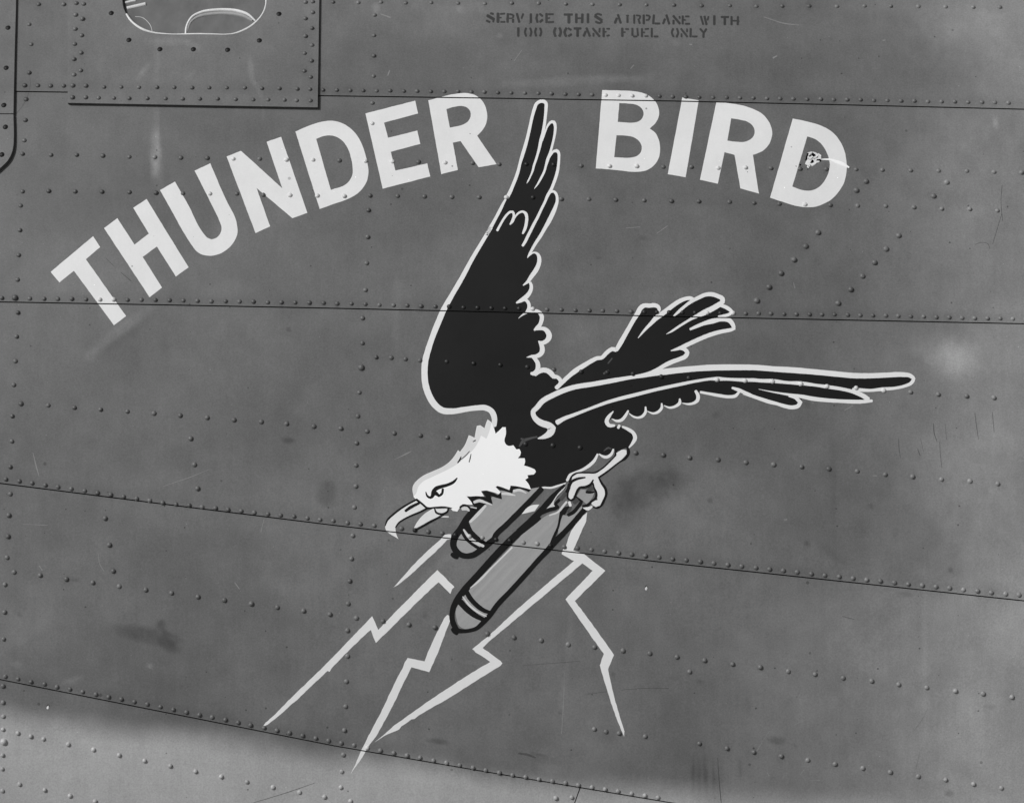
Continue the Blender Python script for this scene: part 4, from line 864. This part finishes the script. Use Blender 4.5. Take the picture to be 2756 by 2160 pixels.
# ------------------------------------------------------------------ stencilled note
COAT[0] = 0.00012
def ST(c, *lines): return [('s', S(c, [(p[0], p[1], ln[-1]) for p in ln[:-1]])) for ln in lines]
line1 = ST('X1', ((130, 135), (240, 200), 50), ((185, 98), (228, 112), 36), ((235, 190), (228, 240), 34), ((118, 218), (172, 243), 36),
           ((305, 100), (305, 245), 50), ((345, 110), (415, 105), 32), ((325, 172), (358, 170), 26), ((350, 240), (418, 240), 32),
           ((465, 105), (460, 245), 42), ((495, 112), (545, 125), 32), ((556, 130), (550, 168), 32), ((490, 182), (535, 180), 24), ((550, 195), (550, 245), 38),
           ((612, 105), (652, 245), 38), ((715, 108), (688, 182), 32), ((840, 110), (840, 250), 40),
           ((945, 115), (932, 175), (948, 245), 40), ((985, 108), (1030, 145), 36), ((990, 240), (1030, 205), 40), ((1095, 105), (1095, 250), 42), ((1125, 115), (1205, 115), 34), ((1120, 180), (1148, 176), 28), ((1125, 245), (1210, 240), 36),
           ((1385, 120), (1515, 120), 38), ((1460, 125), (1460, 255), 50), ((1580, 112), (1580, 252), 44), ((1680, 112), (1675, 252), 44), ((1595, 180), (1665, 180), 28), ((1770, 112), (1770, 252), 44),
           ((1885, 130), (1925, 108), (1990, 128), 34), ((1885, 145), (1995, 215), 50), ((1895, 235), (1955, 258), (2000, 235), 36)) + \
        ST('X2', ((140, 122), (185, 258), 38), ((90, 258), (122, 180), 42), ((275, 135), (315, 135), 22), ((295, 135), (295, 248), 36), ((405, 128), (405, 262), 34), ((440, 132), (500, 140), 28), ((505, 145), (492, 188), 28), ((472, 192), (495, 265), 34),
           ((560, 128), (560, 268), 38), ((600, 132), (652, 140), 30), ((660, 150), (645, 200), 32), ((600, 210), (640, 205), 28), ((725, 128), (715, 268), 38), ((745, 265), (822, 265), 34),
           ((930, 128), (975, 272), 38), ((875, 268), (905, 192), 38), ((1042, 142), (1148, 268), 38), ((1045, 215), (1045, 272), 36), ((1140, 150), (1150, 180), 30), ((1195, 142), (1195, 272), 34), ((1240, 150), (1298, 150), 30), ((1212, 205), (1240, 210), 24), ((1240, 270), (1308, 270), 30),
           ((1490, 148), (1528, 280), 34), ((1550, 148), (1582, 282), 38), ((1615, 152), (1600, 208), 30), ((1710, 142), (1710, 282), 40), ((1822, 160), (1942, 160), 34), ((1880, 165), (1880, 282), 40), ((1990, 152), (1990, 282), 36), ((2095, 155), (2090, 285), 36), ((2005, 220), (2085, 220), 24))
line2 = ST('X1', ((635, 338), (635, 470), 40), ((762, 340), (742, 400), (762, 470), 34), ((828, 340), (848, 400), (830, 470), 34), ((925, 340), (908, 400), (925, 468), 34), ((990, 340), (1010, 400), (990, 468), 34),
           ((1240, 338), (1218, 405), (1240, 472), 42), ((1308, 338), (1328, 405), (1305, 472), 42), ((1418, 340), (1388, 405), (1412, 472), 42), ((1450, 342), (1494, 370), 34), ((1455, 468), (1500, 440), 38), ((1545, 345), (1655, 345), 38), ((1600, 350), (1600, 472), 42),
           ((1745, 338), (1800, 470), 38), ((1700, 468), (1733, 392), 38), ((1850, 345), (1958, 475), 38), ((1860, 425), (1860, 472), 32), ((1960, 342), (1955, 405), 32), ((2025, 342), (2025, 476), 38), ((2075, 350), (2122, 350), 28), ((2042, 400), (2068, 400), 24), ((2078, 465), (2118, 456), 28)) + \
        ST('X2', ((210, 342), (210, 472), 38), ((265, 355), (312, 355), 26), ((218, 405), (258, 405), 24), ((375, 342), (375, 458), 34), ((455, 345), (465, 458), 32), ((392, 475), (448, 475), 28), ((530, 348), (530, 478), 34), ((582, 355), (638, 350), 26), ((542, 405), (572, 410), 24), ((578, 470), (632, 470), 26),
           ((690, 342), (690, 482), 32), ((728, 475), (792, 475), 30), ((1040, 348), (1015, 412), (1045, 478), 34), ((1100, 348), (1120, 412), (1095, 482), 34), ((1168, 350), (1268, 478), 34), ((1175, 432), (1175, 482), 28), ((1265, 352), (1265, 398), 30), ((1325, 348), (1320, 482), 34), ((1352, 475), (1428, 475), 28),
           ((1480, 352), (1540, 420), 34), ((1580, 352), (1548, 398), 32), ((1536, 412), (1530, 488), 34))
for strokes, text, counts in ((line1, 'SERVICE THIS AIRPLANE WITH', (4, 4, 5, 2, 1, 3, 4, 2, 3, 1, 3, 2, 2, 4, 4, 2, 2, 3, 4, 3, 1, 2, 3)),
                              (line2, '100 OCTANE FUEL ONLY', (1, 2, 2, 2, 3, 2, 2, 3, 4, 3, 3, 4, 2, 2, 3, 2, 3))):
    note = empty('stencil_text', FUS); note['label'] = 'small black stencilled line reading ' + text
    assert sum(counts) == len(strokes), (sum(counts), len(strokes))
    i = 0
    for n in counts:
        paint('stencil_letter', strokes[i:i + n], M_STENCIL, note, .04); i += n

# ------------------------------------------------------------------ damage: bullet hole, chips, scratches
COAT[0] = 0.00030
hole = empty('bullet_hole', FUS); hole['label'] = 'jagged bullet hole inside the last letter'
paint('bare_edge', [('p', S('H1', [(660, 710), (700, 560), (690, 470), (740, 400), (840, 380), (940, 400), (1010, 440), (1100, 490), (1085, 560), (1050, 640), (980, 690), (900, 745), (860, 770), (800, 745), (760, 810), (720, 800), (720, 740)]))], M_METAL, hole, .6)
paint_each('torn_hole', [('p', S('H1', [(690, 630), (665, 610), (680, 540), (690, 480), (710, 430), (750, 410), (760, 440), (725, 520), (720, 590)])),
                    ('p', S('H1', [(745, 500), (790, 465), (830, 460), (850, 410), (890, 420), (940, 460), (945, 490), (890, 520), (840, 480), (790, 520)])),
                    ('p', S('H1', [(795, 680), (820, 630), (850, 590), (880, 600), (900, 640), (885, 670), (840, 690)])),
                    ('p', S('H1', [(960, 500), (990, 480), (1015, 520), (990, 550)])), ('p', S('H1', [(955, 620), (985, 570), (1010, 580), (1060, 570), (1100, 620), (1075, 655), (1040, 620)])), SK('H1', [(520, 740, 40), (545, 720, 40)]), SK('H1', [(420, 770, 30), (425, 765, 30)])], M_HOLE, hole, .01)
paint_each('torn_petal', [('s', S('H1', [(800, 450, 40), (835, 400, 60), (860, 400, 20)]), None, .0016), ('s', S('H1', [(740, 560, 50), (800, 570, 80), (860, 540, 40)]), None, .0020), ('s', S('H1', [(900, 560, 60), (960, 530, 30), (1020, 450, 60), (1080, 490, 40)]), None, .0016), ('s', S('H1', [(790, 730, 30), (880, 730, 50), (980, 670, 30)]), None, .0016), ('s', S('H1', [(735, 770, 60), (750, 800, 40)]), None, .0014)], M_METAL, hole, .6)
paint('crease', [('s', S('H1', [(1090, 590, 40), (1200, 588, 46), (1320, 592, 56), (1500, 650, 90), (1680, 715, 90), (1830, 800, 40)]), None, .0018)], M_HEAD, hole, .8)
for (cu, cv) in ((1738.5, 1581), (128, 1901)):
    ch = empty('paint_chip', FUS)
    paint('bare_spot', [('s', [(cu, cv + 5, 5), (cu + 1, cv + 1, 6), (cu + 2, cv - 3, 3)], None, .0006)], M_METAL, ch, .6)
    paint('pit', [('s', [(cu, cv - 4, 6), (cu + 3, cv - 1, 5)])], M_HOLE, ch, .01)
COAT[0] = 0.00014
dark_lines = [S('A1', [(190, 485, 4), (198, 530, 4), (190, 590, 4), (170, 650, 4), (140, 700, 4), (95, 752, 4)]),
              S('B3', [(2170, 60, 3), (2140, 160, 4), (2110, 258, 3)]), S('B3', [(1995, 262, 3), (2040, 248, 4), (2080, 258, 4), (2093, 292, 3)]), S('A3', [(2172, 1210, 4), (2165, 1300, 4), (2175, 1440, 4)]),
              S('C3', [(1498, 195, 4), (1500, 250, 6), (1510, 320, 3)]), S('C3', [(1725, 95, 5), (1730, 160, 7), (1748, 212, 4)]), S('C3', [(1765, 215, 3), (1770, 300, 4), (1780, 385, 3)]), S('C3', [(1995, 30, 4), (2005, 110, 5), (2018, 200, 3)]), S('C3', [(2108, 20, 4), (2120, 150, 4)]), S('C3', [(1622, 262, 6), (1638, 305, 6)]), S('C3', [(1640, 190, 2), (1660, 280, 3)]), S('C3', [(1800, 90, 2), (1810, 200, 3)]),
              S('D3', [(183, 1155, 4), (192, 1300, 7), (206, 1450, 6)]), S('D2', [(1870, 716, 3), (2000, 706, 4), (2179, 706, 4)]), S('D2', [(1650, 742, 3), (1790, 725, 3)]), S('D2', [(1230, 556, 2), (1450, 540, 3), (1600, 528, 3)]), S('D1', [(1650, 1450, 3), (1850, 1390, 4), (2050, 1322, 3)]), S('D2', [(1200, 1128, 14), (1260, 1138, 18), (1310, 1156, 12)]), S('C3', [(1130, 1350, 4), (1210, 1370, 4)]),
              S('B1', [(690, 350, 4), (740, 400, 5)]), S('B1', [(790, 445, 6), (855, 500, 8)])]
paint('dark_scratch', [('s', [(q[0], q[1], q[2] * .8) for q in p]) for p in dark_lines], M_DKLINE, FUS, .06)['kind'] = 'stuff'
light_lines = [S('C1', [(215, 285, 4), (235, 370, 9), (255, 440, 4)]), S('C1', [(150, 750, 4), (310, 757, 5)]), S('C1', [(1060, 505, 3), (1250, 440, 5), (1360, 395, 2)]), S('K1', [(190, 565, 6), (300, 515, 14), (360, 485, 22), (420, 455, 8)]), S('D3', [(440, 1112, 9), (460, 1075, 7), (520, 985, 5)]), S('D3', [(680, 945, 6), (760, 905, 9)]), S('D3', [(720, 1270, 5), (745, 1235, 9)]), S('D3', [(775, 1308, 4), (850, 1302, 10)]), S('D3', [(1470, 970, 8), (1520, 900, 6), (1550, 840, 4)]), S('D3', [(1500, 1120, 4), (1475, 1230, 6)]),
               S('A2', [(348, 492, 8), (360, 460, 10)]), S('A2', [(300, 92, 6), (365, 115, 10)]), S('A3', [(680, 378, 14), (705, 365, 8)]), S('A3', [(620, 112, 5), (760, 155, 8), (850, 165, 4)]), S('B3', [(812, 510, 6), (822, 545, 8)]), S('A1', [(765, 435, 6), (810, 412, 8)]), S('V2', [(1240, 698, 12), (1340, 640, 14)]), S('B2', [(1900, 155, 4), (1990, 147, 5)]), S('B2', [(2100, 190, 4), (2170, 140, 6)]), S('C1', [(1530, 1130, 6), (1560, 1172, 5)]), S('C1', [(255, 1020, 6), (275, 1050, 10)]), S('C1', [(640, 940, 5), (650, 1010, 8), (680, 1060, 6)]), S('C1', [(1720, 720, 6), (1700, 800, 5)]), S('D2', [(420, 30, 5), (470, -10, 8)]), S('A2', [(1930, 448, 8), (1950, 425, 8)]), S('A2', [(1170, 400, 3), (1220, 330, 5)]), S('C3', [(1330, 435, 8), (1355, 435, 8)]), S('C3', [(1912, 478, 16), (1940, 465, 12)]), S('C3', [(755, 722, 12), (770, 720, 12)]), S('A3', [(1395, 265, 9), (1410, 262, 9)]), S('A3', [(135, 290, 9), (150, 292, 9)]), S('D3', [(505, 1250, 6), (518, 1275, 9)]), S('D2', [(1500, 600, 5), (1490, 850, 7), (1480, 1000, 5)])]
paint('pale_scratch', [('s', [(q[0], q[1], q[2] * .85) for q in p]) for p in light_lines], M_LTLINE, FUS, .2)['kind'] = 'stuff'

# ------------------------------------------------------------------ rivets and screws, set in place
def dome(name, prof, seg=10):
    verts = []; faces = []
    for r, h in prof:
        if r == 0: verts.append((0, 0, h)); continue
        for k in range(seg):
            a = 2 * math.pi * (k + .5) / seg
            verts.append((r * math.cos(a), r * math.sin(a), h))
    n = len(prof)
    for i in range(n - 2):
        for k in range(seg):
            a, b = i * seg + k, i * seg + (k + 1) % seg
            faces.append([a, b, b + seg, a + seg])
    top = len(verts) - 1
    for k in range(seg): faces.append([(n - 2) * seg + k, (n - 2) * seg + (k + 1) % seg, top])
    return verts, faces
RV, RF = dome('rivet', [(1.0, -.02), (.82, .42), (.44, .66), (0, .73)])
rivet_me = mesh_from('rivet', RV, RF); rivet_me.materials.append(M_RIVET)
SV, SF = dome('screw', [(1.18, .02), (1.02, .10), (.8, .30), (0, .36)])
screw_me = mesh_from('screw', SV, SF); screw_me.materials.append(M_SCREW)

in_plate = lambda u, v: inside(PLATE, u, v)
in_fair = lambda u, v: inside(FAIR_T, u, v) or inside(FAIR_B, u, v)
def base_level(u, v):
    if in_fair(u, v): return LEVEL[1] + FAIR_H
    if in_plate(u, v): return PLATE_LV
    return LEVEL[int(strake(u, v))]
def tone_at(u, v):
    for t, test in reversed(STACK):
        if test(u, v): return t
    return float(skin_tone(np.array([u]), np.array([v]))[0])
def frame_at(u, v, lev):
    p, n = skin_point(np.array([u]), np.array([v]), np.array([lev]))
    return Vector(p[0]), Vector(n[0]).to_track_quat('Z', 'Y')
# the thick bright paint of head and beak hides the rivets under it
RIV = [r for r in RIV if -20 < r[0] < 2776 and -14 < r[1] < 2175 and not inside(HEAD, r[0], r[1]) and not inside(beak, r[0], r[1]) and math.hypot(r[0] - 1662, r[1] - 1214) > 20]
# the 300 that show largest are single parts, the others one part
order = sorted(range(len(RIV)), key=lambda i: -RIV[i][2])
single = set(order[:300])
rv = []; rf = []; rt = []
for i, (u, v, r) in enumerate(RIV):
    lev = base_level(u, v)
    p, q = frame_at(u, v, lev)
    t = tone_at(u, v)
    t = t * (random.uniform(.84, .98) if t > .4 else random.uniform(.82, 1.22))
    rr = r * PX * random.uniform(1.00, 1.14)
    if i in single:
        host = plate if in_plate(u, v) else PANELS[int(strake(u, v)) if int(strake(u, v)) < 4 else (4 if u < 1555 else 5)]
        o = bpy.data.objects.new('rivet', rivet_me); COL.objects.link(o)
        o.parent = host; o.location = p; o.rotation_mode = 'QUATERNION'; o.rotation_quaternion = q
        o.scale = (rr, rr, rr * random.uniform(.80, 1.22)); o.color = (t, t, t, 1)
    else:
        b = len(rv); M = q.to_matrix() @ Matrix.Diagonal((1, 1, random.uniform(.80, 1.22)))
        rv += [tuple(p + M @ (Vector(w) * rr)) for w in RV]; rf += [[b + k for k in f] for f in RF]; rt += [t] * len(RV)
me = mesh_from('rivet_rows', rv, rf)
at = me.attributes.new('tone', 'FLOAT', 'POINT'); at.data.foreach_set('value', np.array(rt, np.float32))
o = link('rivet_rows', me, M_RIVET_ROWS, FUS); o['kind'] = 'stuff'
for (u, v) in SCREWS:
    p, q = frame_at(u, v, base_level(u, v))
    o = bpy.data.objects.new('screw', screw_me); COL.objects.link(o)
    o.parent = plate if in_plate(u, v) else FUS
    o.location = p; o.rotation_mode = 'QUATERNION'; o.rotation_quaternion = q
    rr = 6.6 * PX; o.scale = (rr, rr, rr)
print('rivets', len(RIV), 'single', len(single), 'coat', COAT[0])
